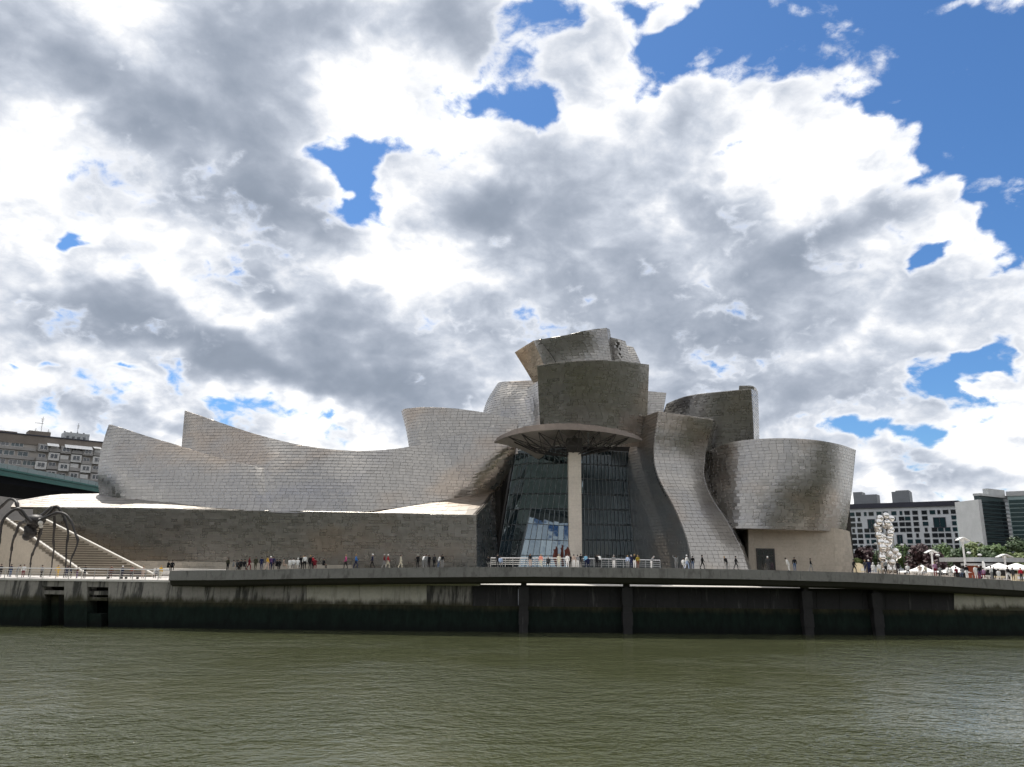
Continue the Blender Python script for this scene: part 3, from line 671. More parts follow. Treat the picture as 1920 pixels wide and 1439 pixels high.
def ruled_glass(tl, tr, bl, br, cols, rows, parent, skew=None, barw=.065, mat=None):
    """leaning glazed wall between four corners: panes and bars are parts"""
    tl, tr, bl, br = (Vector(v) for v in (tl, tr, bl, br))
    S = lambda u, v: (bl*(1-u)+br*u)*(1-v)+(tl*(1-u)+tr*u)*v
    gw = MB(); n = (br-bl).cross(tl-bl).normalized()
    if n.y > 0: n = -n
    back = -n*.5
    gw.quadbox([bl+back, br+back, tr+back, tl+back], [bl+back*2, br+back*2, tr+back*2, tl+back*2]); g = gw.build('glass_wall', DARKM, parent)
    vs = np.linspace(0, 1, rows+1); us = np.linspace(0, 1, cols+1)
    for j in range(rows):
        for i in range(cols):
            e = .006; w = n*random.uniform(-.018, .018); w2 = n*random.uniform(-.018, .018)
            q = [S(us[i]+e, vs[j]+e)+w, S(us[i+1]-e, vs[j]+e)+w2, S(us[i+1]-e, vs[j+1]-e)-w, S(us[i]+e, vs[j+1]-e)-w2]
            MB().quadbox([p-n*.12 for p in q], [p-n*.06 for p in q]).build('pane', mat or PANE, g)
    for i in range(cols+1):
        pts = [S(us[i], v)+n*.03 for v in np.linspace(0, 1, 5)]
        MB().tube(pts, barw*.75, 4).build('mullion', MULL, g)
    for j in range(1, rows+1):
        MB().tube([S(0, vs[j])+n*.02, S(1, vs[j])+n*.02], barw*.45, 4).build('transom', MULL, g)
    return g
def build_atrium():
    # left glazing, narrow leaning facets by the metal wall
    ruled_glass(P(968, 846, 134.6), P(994, 841, 134.9), P(930, 1072, 135.2), P(951, 1072, 136.6), 3, 8, M)
    ruled_glass(P(994, 841, 134.9), P(1092, 841, 133), P(951, 1072, 136.6), P(1066, 1072, 134.4), 10, 8, M)
    # lower bay tilted back to the sky
    ruled_glass(P(996, 953, 134.0), P(1067, 959, 133.2), P(970, 1072, 130.4), P(1067, 1072, 129.5), 8, 4, M)
    ruled_glass(P(996, 953, 134.7), P(996.5, 953, 135.6), P(970, 1072, 130.5), P(962, 1072, 135.8), 3, 4, M)
    # right glazing
    ruled_glass(P(1086, 842, 134), P(1178, 848, 141), P(1090, 1072, 132.8), P(1196, 1072, 138.6), 14, 8, M)
    # column of stone courses
    c = P(1078.5, 1060, 124); mb = MB(); w = 1.13
    CST = material('bounce_lit_stone', (.58, .52, .44), .75, fn=f_stone)  # paler than the limestone: bounced sunlight put into the colour
    col = MB().box(c.x-.95, c.x+.95, 123.05, 124.95, 5.7, 28.6).build('column', STONE, M)
    z = 5.8; k = 0
    while z < 26.2:
        h = .92; e = .012; s = 1.03+.0
        MB().quadbox([(c.x-s, 124-s, z+e), (c.x+s, 124-s, z+e), (c.x+s, 124+s, z+e), (c.x-s, 124+s, z+e)], [(c.x-s, 124-s, z+h-e), (c.x+s, 124-s, z+h-e), (c.x+s, 124+s, z+h-e), (c.x-s, 124+s, z+h-e)]).build('stone_course', CST, col)
        z += h; k += 1
    MB().box(c.x-1.25, c.x+1.25, 122.8, 125.2, 26.5, 28.9).build('column_head', CONC_D, col)
    # canopy: a thick curved blade
    front = [(926, 830.5, 127), (945, 821, 123.2), (970, 813.5, 120.2), (1000, 808.5, 118.2), (1040, 806, 117.2), (1075, 806, 117), (1110, 808, 117.4), (1140, 811.5, 118.6), (1165, 816, 120.4), (1187, 821, 122.8), (1204, 826.5, 126)]
    rear = [(926, 830.5, 127), (950, 835.5, 128.4), (972, 842, 130), (992, 851, 132), (1010, 861, 134), (1040, 836, 133), (1085, 834, 132.5), (1130, 835, 132), (1160, 834, 130.6), (1186, 831, 128.6), (1204, 826.5, 126)]
    n = 60; f = hermite([P(*p) for p in front], np.linspace(0, 1, n)); r = hermite([P(*p) for p in rear], np.linspace(0, 1, n))
    up = np.sin(np.linspace(0, 1, n)*math.pi)**.5
    can = MB(); kk = 8; gtop = []; gbot = []
    for i in range(n):
        tt = np.linspace(0, 1, kk)[:, None]; line = f[i]*(1-tt)+r[i]*tt
        bot = line.copy(); bot[:, 2] += up[i]*1.1*np.sin(np.linspace(0, 1, kk)*math.pi)
        top = line.copy(); top[:, 2] += .12+up[i]*(.80*(1-np.linspace(0, 1, kk)*.5)+.5*np.sin(np.linspace(0, 1, kk)*math.pi))
        top[0, 1] += .55*up[i]
        gtop.append(top); gbot.append(bot)
    gt, gb = np.array(gtop), np.array(gbot)
    def sheet(g, flip):
        m = MB(); m.v = [tuple(p) for p in g.reshape(-1, 3)]
        for i in range(n-1):
            for j in range(kk-1):
                q = (i*kk+j, (i+1)*kk+j, (i+1)*kk+j+1, i*kk+j+1); m.f.append(q[::-1] if flip else q); m.mi.append(0)
        return m
    ce = sheet(gt, True).build('canopy', CANOPY, M)
    sheet(gb, False).build('canopy_soffit', SOFFIT, ce, smooth=True)
    rim = MB()
    for i in range(n-1):
        rim.face([gb[i, 0], gb[i+1, 0], gt[i+1, 0], gt[i, 0]]); rim.face([gb[i+1, -1], gb[i, -1], gt[i, -1], gt[i+1, -1]])
    rim.build('canopy_rim', CANOPY, ce)
    # ragged overlapping metal strips along the front edge
    for i in range(2, n-3, 3):
        q = [Vector(gb[i, 0])+Vector((0, -.06, -.02)), Vector(gb[i+3, 0])+Vector((0, -.06, -.02)), Vector(gt[i+3, 0])+Vector((0, -.08, .05+random.uniform(0, .18))), Vector(gt[i, 0])+Vector((0, -.08, .05+random.uniform(0, .18)))]
        MB().quadbox(q, [p+Vector((0, .09, 0)) for p in q]).build('edge_plate', CANOPY, ce)
    # steel struts from the column head up to the soffit
    head = Vector((c.x, 124, 27.0)); random.seed(3)
    def sof(i, j): return Vector(gb[i, j])-Vector((0, 0, .06))
    ring = []
    for i in (9, 15, 21, 27, 33, 39, 45, 51):
        for j in (1, 5):
            a = sof(i, j); m_ = head.lerp(a, .62)-Vector((0, 0, 1.3)); ring.append((a, m_))
            MB().tube([head+Vector((random.uniform(-.8, .8), random.uniform(-.8, .8), -1.0)), m_, a], .10, 5).build('strut', DARKM, ce)
    for (a, m_), (b, m2) in zip(ring[:-2], ring[2:]):
        MB().tube([m_, b], .075, 5).build('strut', DARKM, ce); MB().tube([m_, m2], .085, 5).build('strut', DARKM, ce); MB().tube([a, m2], .06, 5).build('strut', DARKM, ce)
    MB().tube([P(1103, 842, 127), P(1103, 812, 119.5)], .14, 6).build('strut', MULL_L, ce)
build_atrium()
# ------------------------------------------------------------------ left bank: stairs, spider, rail, bench
def build_left():
    st = tag(empty('stone_staircase', G(130, 114, 5.9)), 'wide stone staircase with white-topped parapets climbing left beside the lower titanium wall', 'staircase')
    yb, yt = 112.5, 123.5; N = 24
    A0, B0 = G(160, yb, 5.9), G(291, yb+2.5, 5.9)
    A1, B1 = P(8, 977, yt), P(84, 976.5, yt+1); 
    zt = .5*(A1.z+B1.z); A1.z = B1.z = zt
    for i in range(N):
        u0, u1 = i/N, (i+1)/N; z = 5.9+(zt-5.9)*u1
        a, b, c, d = A0.lerp(A1, u0), B0.lerp(B1, u0), B0.lerp(B1, u1), A0.lerp(A1, u1)
        f = lambda p, zz: (p.x, p.y, zz)
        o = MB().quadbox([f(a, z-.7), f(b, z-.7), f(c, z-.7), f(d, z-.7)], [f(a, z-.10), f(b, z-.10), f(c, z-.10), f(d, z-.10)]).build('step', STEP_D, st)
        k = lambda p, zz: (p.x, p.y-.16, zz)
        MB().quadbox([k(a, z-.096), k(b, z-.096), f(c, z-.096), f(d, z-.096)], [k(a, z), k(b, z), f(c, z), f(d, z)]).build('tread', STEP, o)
    def parapet(p, q, h, w, lab):
        dirv = (Vector((q.x-p.x, q.y-p.y, 0))).normalized(); nn = Vector((-dirv.y, dirv.x, 0))*w
        a0 = Vector((p.x, p.y, 5.3)); a1 = Vector((q.x, q.y, 5.3)); t0 = Vector((p.x, p.y, p.z+h)); t1 = Vector((q.x, q.y, q.z+h))
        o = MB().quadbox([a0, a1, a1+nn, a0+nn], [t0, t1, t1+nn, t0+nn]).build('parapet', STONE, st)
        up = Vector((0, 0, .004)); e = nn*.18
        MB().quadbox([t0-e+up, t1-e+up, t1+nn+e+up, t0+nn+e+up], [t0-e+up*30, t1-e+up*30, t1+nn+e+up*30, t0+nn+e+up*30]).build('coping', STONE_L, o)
        return o
    parapet(A0, A1, .35, -.32, ''); parapet(B0, B1, .35, .32, '')
    a, b = A1, B1
    MB().quadbox([(a.x-25, a.y+.1, 5.3), (b.x, b.y+.1, 5.3), (b.x, b.y+6, 5.3), (a.x-25, a.y+6, 5.3)], [(a.x-25, a.y+.1, zt), (b.x, b.y+.1, zt), (b.x, b.y+6, zt), (a.x-25, a.y+6, zt)]).build('landing', STONE, st)
    # great bronze spider on the plaza
    Bp = P(64, 979, 107.5); z0 = 5.9
    sp = tag(empty('spider_sculpture', (Bp.x, Bp.y, z0)), 'giant dark bronze spider sculpture on thin knotted legs at the foot of the stone staircase', 'sculpture')
    MB().ball(P(66, 976, 107.5), 1.25, 12, 8, sq=(1.1, 1.0, .66)).ball(P(74, 981, 106.8), .5, 10, 6).build('thorax', BRONZE, sp, True)
    mb = MB(); c0 = P(58, 996, 107.6)
    mb.ball(c0+Vector((-.1, 0, -.1)), .80, 12, 8, sq=(1, 1, 1.25)); mb.ball(c0+Vector((-.35, -.1, -.75)), .62, 10, 7); mb.ball(c0+Vector((.35, -.1, -.35)), .55, 10, 7); mb.ball(c0+Vector((.25, .1, .85)), .66, 10, 6); mb.ball(c0+Vector((-.4, -.2, .4)), .5, 8, 6)
    mb.build('abdomen', BRONZE, sp, True)
    MB().ball(P(76, 981, 106.4), .33, 8, 6).ball(P(77, 987, 106.6), .28, 8, 6).ball(P(75, 975, 106.6), .24, 8, 6).build('egg_sac', STONE_L, sp, True)
    legs = [([(60, 981), (48, 968), (38, 956), (30, 955), (18, 962), (6, 975), (1, 1000), (-3, 1035)], 106, 104),
            ([(58, 977), (36, 958), (29, 940), (19, 936), (9, 944), (-4, 958), (-12, 1000), (-16, 1035)], 108.5, 112),
            ([(58, 978), (44, 979), (37, 983), (30, 1000), (24, 1015), (21, 1036), (19, 1050)], 108.5, 111.5),
            ([(72, 982), (77, 988), (75, 1000), (70, 1018), (63, 1034), (58, 1049)], 107, 109.5),
            ([(68, 976), (84, 962), (99, 951), (101, 962), (102, 985), (100, 1012), (101, 1032), (98, 1050)], 108.5, 113),
            ([(70, 978), (90, 966), (107, 950), (116, 962), (124, 982), (128, 1000), (125, 1022), (124, 1048)], 107, 106.5),
            ([(70, 979), (90, 969), (110, 962), (124, 966), (135, 982), (141, 1000), (146, 1013), (141, 1032), (133, 1050)], 106.6, 104.5),
            ([(66, 976), (80, 960), (95, 956), (108, 962), (112, 985), (110, 1015), (107, 1040)], 110, 116)]
    for pts, Ya, Yb in legs[:7]:
        n = len(pts); w = [P(x, y, Ya+(Yb-Ya)*i/(n-1)) for i, (x, y) in enumerate(pts)]
        last = w[-1]; foot = Vector((last.x, last.y, z0)); w.append(last.lerp(foot, .5)+Vector((.08, 0, 0))); w.append(foot)
        path = hermite(w, np.linspace(0, 1, 34)); rad = []
        for i in range(34):
            u = i/33; r = .24*(1-u)**1.2+.085
            if any(abs(u-k) < .02 for k in (.22, .42, .62, .78)): r *= 1.45
            rad.append(max(r*.8, .07) if u < .97 else .05)
        MB().tube(path, rad, 7).build('leg', BRONZE, sp, True)
    # pale steel railing along the plaza edge
    rl = tag(empty('plaza_railing', G(150, qy(150)+.2, 5.9)), 'long pale steel railing along the edge of the spider plaza', 'railing')
    pts = [G(px, qy(px)+.25, 5.9) for px in np.linspace(-420, 318, 40)]
    def raise_(z): return [p+Vector((0, 0, z)) for p in pts]
    MB().tube(raise_(1.28), .075, 6).build('handrail', RAILM_W, rl)
    for z in (.35, .65, .95): MB().tube(raise_(z), .016, 4).build('wire', RAILM, rl)
    for px in np.arange(-400, 318, 24.):
        p = G(px, qy(px)+.25, 5.86); MB().box(p.x-.03, p.x+.03, p.y-.04, p.y+.04, p.z, p.z+1.26).build('post', DARKM if False else RAILM, rl)
    for k, (x0, x1, lab) in enumerate(((197, 232, 'dark slatted bench on the plaza below the staircase, left one of the two'), (231, 262, 'dark slatted bench on the plaza below the staircase, right one of the two'))):
        a, b = G(x0, 103.2, 5.9), G(x1-1, 103.2, 5.9); be = tag(empty('bench', a), lab, 'bench', 'benches behind the plaza railing')
        for j in range(3): MB().box(a.x, b.x, 103+j*.22, 103.18+j*.22, 6.31, 6.37).build('slat', TERRACE, be)
        for j in range(2): MB().box(a.x, b.x, 103.62+j*.05, 103.66+j*.05, 6.5+j*.22, 6.66+j*.22).build('back_slat', TERRACE, be)
        for xx in (a.x+.25, b.x-.35): MB().box(xx, xx+.1, 103.05, 103.6, 5.9, 6.306).build('leg', DARKM, be)
    # rail on the far side of the walk in front of the glass
    rf = tag(empty('terrace_railing', P(1080, 1062, 111.8)), 'pale steel railing with three bars in front of the glass atrium', 'railing')
    ps = [P(920, 1061.5, 111.8), P(1080, 1062.5, 111.6), P(1238, 1066, 111.8)]; ps = [Vector(p) for p in hermite(ps, np.linspace(0, 1, 24))]
    MB().tube([p+Vector((0, 0, 1.14)) for p in ps], .085, 6).build('handrail', RAILM_W, rf)
    for z in (.25, .52, .80): MB().tube([p+Vector((0, 0, z)) for p in ps], .03, 4).build('bar', RAILM, rf)
    for p in ps[::1]: MB().box(p.x-.035, p.x+.035, p.y-.035, p.y+.035, p.z-.2, p.z+1.1).build('post', RAILM, rf)
    tb = MB(); l = [P(905, 1066, 109.5), P(1250, 1067, 109.5)]
    tb.box(l[0].x, l[1].x, 109, 122, 5.7, l[0].z-.25); tb.build('terrace_floor', PAVE)['kind'] = 'structure'
    low = tag(empty('low_white_kerb', P(380, 1068, 112)), 'long low white stone kerb under the titanium wall, left of the crowd', 'kerb')
    a, b = P(288, 1068.5, 111.5), P(422, 1071, 110); MB().quadbox([(a.x, a.y, a.z-.6), (b.x, b.y, b.z-.6), (b.x, b.y+1.5, b.z-.6), (a.x, a.y+1.5, a.z-.6)], [a+Vector((0, 0, .22)), b+Vector((0, 0, .18)), b+Vector((0, 1.5, .18)), a+Vector((0, 1.5, .22))]).build('kerb_stone', STONE_L, low)
    # rusty petal sculpture in front of the column
    c = P(1050, 1066, 116); s = tag(empty('rusty_sculpture', c), 'dark rusty red steel sculpture of folded petals at the foot of the stone column', 'sculpture')
    for (x0, x1, yt_, dx, Y) in ((1036, 1048, 1029, -3, 116), (1049, 1058, 1026, 1, 116.8), (1056, 1070, 1030, 4, 115.6)):
        a, b = P(x0+5, 1062, Y), P(x1-3, 1062, Y); m0, m1 = P(x0+dx*.3, 1043, Y), P(x1+dx*.3, 1042, Y); t0, t1 = P(x0+3, yt_+3, Y-.3), P(x1-1, yt_, Y+.3)
        g = np.array([hermite([p, q, r], np.linspace(0, 1, 10)) for p, q, r in ((a, m0, t0), (a.lerp(b, .5)+Vector((0, -.7, 0)), m0.lerp(m1, .5)+Vector((0, -1, 0)), t0.lerp(t1, .5)+Vector((0, -.4, .5))), (b, m1, t1))])
        g2 = np.array([hermite(g[:, j], np.linspace(0, 1, 10)) for j in range(10)]).transpose(1, 0, 2)
        shell(g2, 'petal', RUST, s, .22)
STEP = material('stair_stone', (.44, .39, .32), .85); STEP_D = material('shaded_riser_stone', (.21, .18, .14), .85)  # riser colour carries the shade under each tread nosing
RAILM_W = material('pale_rail_paint', (.74, .72, .70), .4)
build_left()

# ------------------------------------------------------------------ bridge and apartment block at the left
class Facade:
    def __init__(s, pa, Ya, pb, Yb, py=1050):
        a, b = P(pa, py, Ya), P(pb, py, Yb); s.o = Vector((a.x, a.y, 0)); d = Vector((b.x-a.x, b.y-a.y, 0)); s.len = d.length; s.u = d.normalized()
        s.n = Vector((s.u.y, -s.u.x, 0))
        if s.n.y > 0: s.n = -s.n
    def at(s, px, py):
        d = ray(px, py); o = s.o; n = s.n
        t = (o.dot(n)-Vector((0, 0, 0)).dot(n))/Vector((d.x, d.y, 0)).dot(n)
        p = Vector((d.x*t, d.y*t, CAMZ+d.z*t)); return (Vector((p.x, p.y, 0))-o).dot(s.u), p.z
    def pt(s, u, z, out=0): p = s.o+s.u*u+s.n*out; return Vector((p.x, p.y, z))
    def box(s, mb, u0, u1, z0, z1, d0, d1):
        return mb.quadbox([s.pt(u0, z0, d1), s.pt(u1, z0, d1), s.pt(u1, z0, d0), s.pt(u0, z0, d0)], [s.pt(u0, z1, d1), s.pt(u1, z1, d1), s.pt(u1, z1, d0), s.pt(u0, z1, d0)])
    def window(s, parent, u0, u1, z0, z1, d=0., panes=2, fr=.14, frame=None, glass=None, proud=.12, bars=0):
        m = MB(); e = .003
        s.box(m, u0, u1, z1-fr, z1, d, d+proud); s.box(m, u0, u1, z0, z0+fr, d, d+proud); s.box(m, u0, u0+fr, z0+fr+e, z1-fr-e, d, d+proud); s.box(m, u1-fr, u1, z0+fr+e, z1-fr-e, d, d+proud)
        for k in range(1, panes): uu = u0+(u1-u0)*k/panes; s.box(m, uu-fr*.5, uu+fr*.5, z0+fr+e, z1-fr-e, d, d+proud*.9)
        w = m.build('window', frame or APART_W, parent)
        for k in range(panes):
            a = u0+(u1-u0)*k/panes+fr*.6; b = u0+(u1-u0)*(k+1)/panes-fr*.6
            m = MB(); s.box(m, a, b, z0+fr+.01, z1-fr-.01, d+.01, d+.045); m.build('pane', glass or GLASSY, w)
        return w
def build_bridge_apartments():
    # bridge: green edge beam and dark underside, crossing the river at the left
    b = tag(empty('river_bridge', (-104, 150, 24)), 'high road bridge with a green steel edge beam and dark underside, crossing behind the spider', 'bridge')
    p0, p1 = P(-6, 876, 150), P(262, 926, 209); dirv = (p1-p0)/(p1.y-p0.y)
    def edge(y): return p0+dirv*(y-p0.y)
    ys = [-60, 60, 150, 180, 210, 260]; L = -26
    eb = MB(); un = MB(); gl = MB(); pv = MB()
    for a, c in zip(ys[:-1], ys[1:]):
        A, B = edge(a), edge(c); X = lambda p, dx, dz: (p.x+dx, p.y, p.z+dz)
        eb.quadbox([X(A, 0, -1.5), X(B, 0, -1.5), X(B, -.6, -1.5), X(A, -.6, -1.5)], [X(A, 0, 0), X(B, 0, 0), X(B, -.6, 0), X(A, -.6, 0)])
        eb.quadbox([X(A, .22, -.42), X(B, .22, -.42), X(B, .004, -.42), X(A, .004, -.42)], [X(A, .22, -.05), X(B, .22, -.05), X(B, .004, -.05), X(A, .004, -.05)])
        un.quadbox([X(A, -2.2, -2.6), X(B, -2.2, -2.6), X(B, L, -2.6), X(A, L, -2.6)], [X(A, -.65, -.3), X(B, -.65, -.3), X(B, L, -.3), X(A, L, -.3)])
        pv.quadbox([X(A, -.7, -.29), X(B, -.7, -.29), X(B, L, -.29), X(A, L, -.29)], [X(A, -.7, -.1), X(B, -.7, -.1), X(B, L, -.1), X(A, L, -.1)])
        n = int((c-a)/3.2)
        for k in range(n):
            q, r = A.lerp(B, k/n), A.lerp(B, (k+.96)/n); gl.quadbox([X(q, -.1, .004), X(r, -.1, .004), X(r, -.16, .004), X(q, -.16, .004)], [X(q, -.1, .95), X(r, -.1, .95), X(r, -.16, .95), X(q, -.16, .95)])
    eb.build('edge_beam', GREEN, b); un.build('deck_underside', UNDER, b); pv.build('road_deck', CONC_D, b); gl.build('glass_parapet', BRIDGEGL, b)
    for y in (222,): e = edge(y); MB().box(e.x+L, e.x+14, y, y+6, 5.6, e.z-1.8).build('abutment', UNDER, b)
    # apartment block
    f = Facade(-60, 236, 200, 262, 860); ap = tag(empty('apartment_building', f.pt(20, 5.6)), 'brown-grey apartment block with white bay windows and awnings behind the green bridge', 'building')
    def box(name, px0, py0, px1, py1, d0, d1, mat, par=None):
        u0, z1 = f.at(px0, py0); u1, z0 = f.at(px1, py1); m = MB(); f.box(m, u0, u1, z0, z1, d0, d1); return m.build(name, mat, par or ap)
    u1, zt = f.at(188, 828); ul, zl = f.at(-60, 812)
    m = MB(); f.box(m, -30, u1+4, 5.6, f.at(100, 838)[1], -14, 0); m.build('wall', APART, ap)
    uu0, z00 = f.at(-60, 812); m = MB()
    za, zb = f.at(0, 813)[1], f.at(190, 829)[1]; zc = f.at(100, 838)[1]+.004
    ztop = (za+zb)/2; f.box(m, -30, u1+4, zc, ztop, -13.5, .25); m.build('attic_storey', APART_D, ap)
    m = MB(); f.box(m, -30, u1+4.3, ztop+.004, ztop+.35, -14, .5); m.build('roof', HOTEL_D, ap)
    for (x0, x1, h, mat) in ((56, 98, 1.9, APART_D), (124, 172, 2.6, SLAB), (0, 34, .9, APART_D)):
        ua, ub = f.at(x0, 820)[0], f.at(x1, 820)[0]; m = MB(); f.box(m, ua, ub, ztop+.354, ztop+.354+h, -9, -3.5); o = m.build('roof_box', mat, ap)
        if mat is SLAB:
            for k in range(4): m = MB(); f.box(m, ua+.7+k*1.7, ua+1.5+k*1.7, ztop+.9, ztop+1.7, -3.497, -3.4); m.build('pane', GLASSY, o)
            for k in range(4): m = MB(); f.box(m, ua+.3+k*2, ua+.7+k*2, ztop+.355+h, ztop+1.1+h, -7, -6.5); m.build('chimney', HOTEL_D, o)
    # floors: z of window rows read off at one column each
    rows = [f.at(50, y)[1] for y in (835, 852, 868.5, 886)]; fl = rows[0]-rows[1]
    ulim = f.at(66, 850)[0]
    for r, z in enumerate(rows):
        m = MB(); f.box(m, -30, ulim, z-fl*.62, z-fl*.30, 0, .55); m.build('balcony_band', BAY, ap)
        u = -26.
        while u < ulim-3:
            w = random.choice((2.2, 3.0, 3.6)); f.window(ap, u, u+w, z-fl*.27, z+fl*.27, .0, 2 if w < 3.3 else 3, .11, APART_W, random.choice((GLASSY, GLASSY, TEAL)), .16); u += w+random.choice((.25, .35, .9))
    u = ulim+.4; c = 0
    while u < u1+2.4:
        w = 3.35
        for r in range(4):
            z = rows[r]-.15-(.0 if c % 2 else fl*.12)
            if (c+r) % 2 == 0:
                m = MB(); f.box(m, u, u+w*.96, z-fl*.42, z+fl*.44, 0, 1.1); o = m.build('bay', APART_W if (c*3+r) % 3 else BAY, ap)
                f.window(ap, u+.45, u+w*.96-.45, z-fl*.22, z+fl*.34, 1.1, 2, .16, APART_W, GLASSY, .08)
            else:
                m = MB(); f.box(m, u, u+w*.96, z-fl*.46, z-fl*.10, .4, 1.25); m.build('balcony', BAY, ap)
                f.window(ap, u+.5, u+w-.7, z-fl*.08, z+fl*.36, .0, 2, .12, APART_W, GLASSY, .1)
                if (c*5+r*3) % 4 == 1:
                    m = MB(); f.box(m, u+.2, u+w*.8, z-fl*.06, z+fl*.38, .55, .62); m.build('roller_blind', APART_W, ap)
        u += w; c += 1
    for (x0, x1, y0, y1) in ((88, 110, 831.5, 837.5), (121, 173, 834, 841), (174, 188, 838, 842)):
        ua, z1 = f.at(x0, y0); ub = f.at(x1, y0)[0]; z0 = f.at(x0, y1)[1]
        q = [f.pt(ua, z1, .3), f.pt(ub, z1, .3), f.pt(ub, z0, 2.2), f.pt(ua, z0, 2.2)]; MB().quadbox(q, [p+Vector((0, 0, .06)) for p in q]).build('awning', CANVAS, ap)
    for (x0, y0, y1, dy) in ((83, 808, 780, 1), (152, 812, 793, 0), (97, 810, 804, 0), (72, 811, 802, 0)):
        u, z0 = f.at(x0, y0); z1 = f.at(x0, y1)[1]; an = tag(empty('roof_antenna', f.pt(u, z0, -6)), '', 'antenna')
        MB().tube([f.pt(u, ztop+.36, -6), f.pt(u, z1+.6, -6)], .07, 5).build('mast', DARKM, an)
        hh = z1+.6-ztop; m = MB()
        if dy: m.tube([f.pt(u-2.1, z0+hh*.42, -6), f.pt(u+.4, z0+hh*.42, -6)], .08, 5)
        for k in range(4): m.tube([f.pt(u-.55+.08*k, z1-.1-k*.35, -6), f.pt(u+.55-.08*k, z1-.1-k*.35, -6)], .045, 4)
        m.build('crossbar', DARKM, an)
        an['label'] = {83: 'tall mast antenna with a long side arm on the apartment roof', 152: 'thin mast antenna above the pale roof box of the apartment block', 97: 'short antenna right of the tall mast on the apartment roof', 72: 'short antenna left of the tall mast on the apartment roof'}[x0]; an['group'] = 'antennas on the apartment roof'
    sb = Facade(-380, 215, 20, 232, 900); low = tag(empty('dark_backdrop_building', sb.pt(0, 5.6)), 'low dark building in the shade under the bridge', 'building')
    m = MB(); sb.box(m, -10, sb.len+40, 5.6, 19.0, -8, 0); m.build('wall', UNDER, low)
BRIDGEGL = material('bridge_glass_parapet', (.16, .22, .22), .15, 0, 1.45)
build_bridge_apartments()

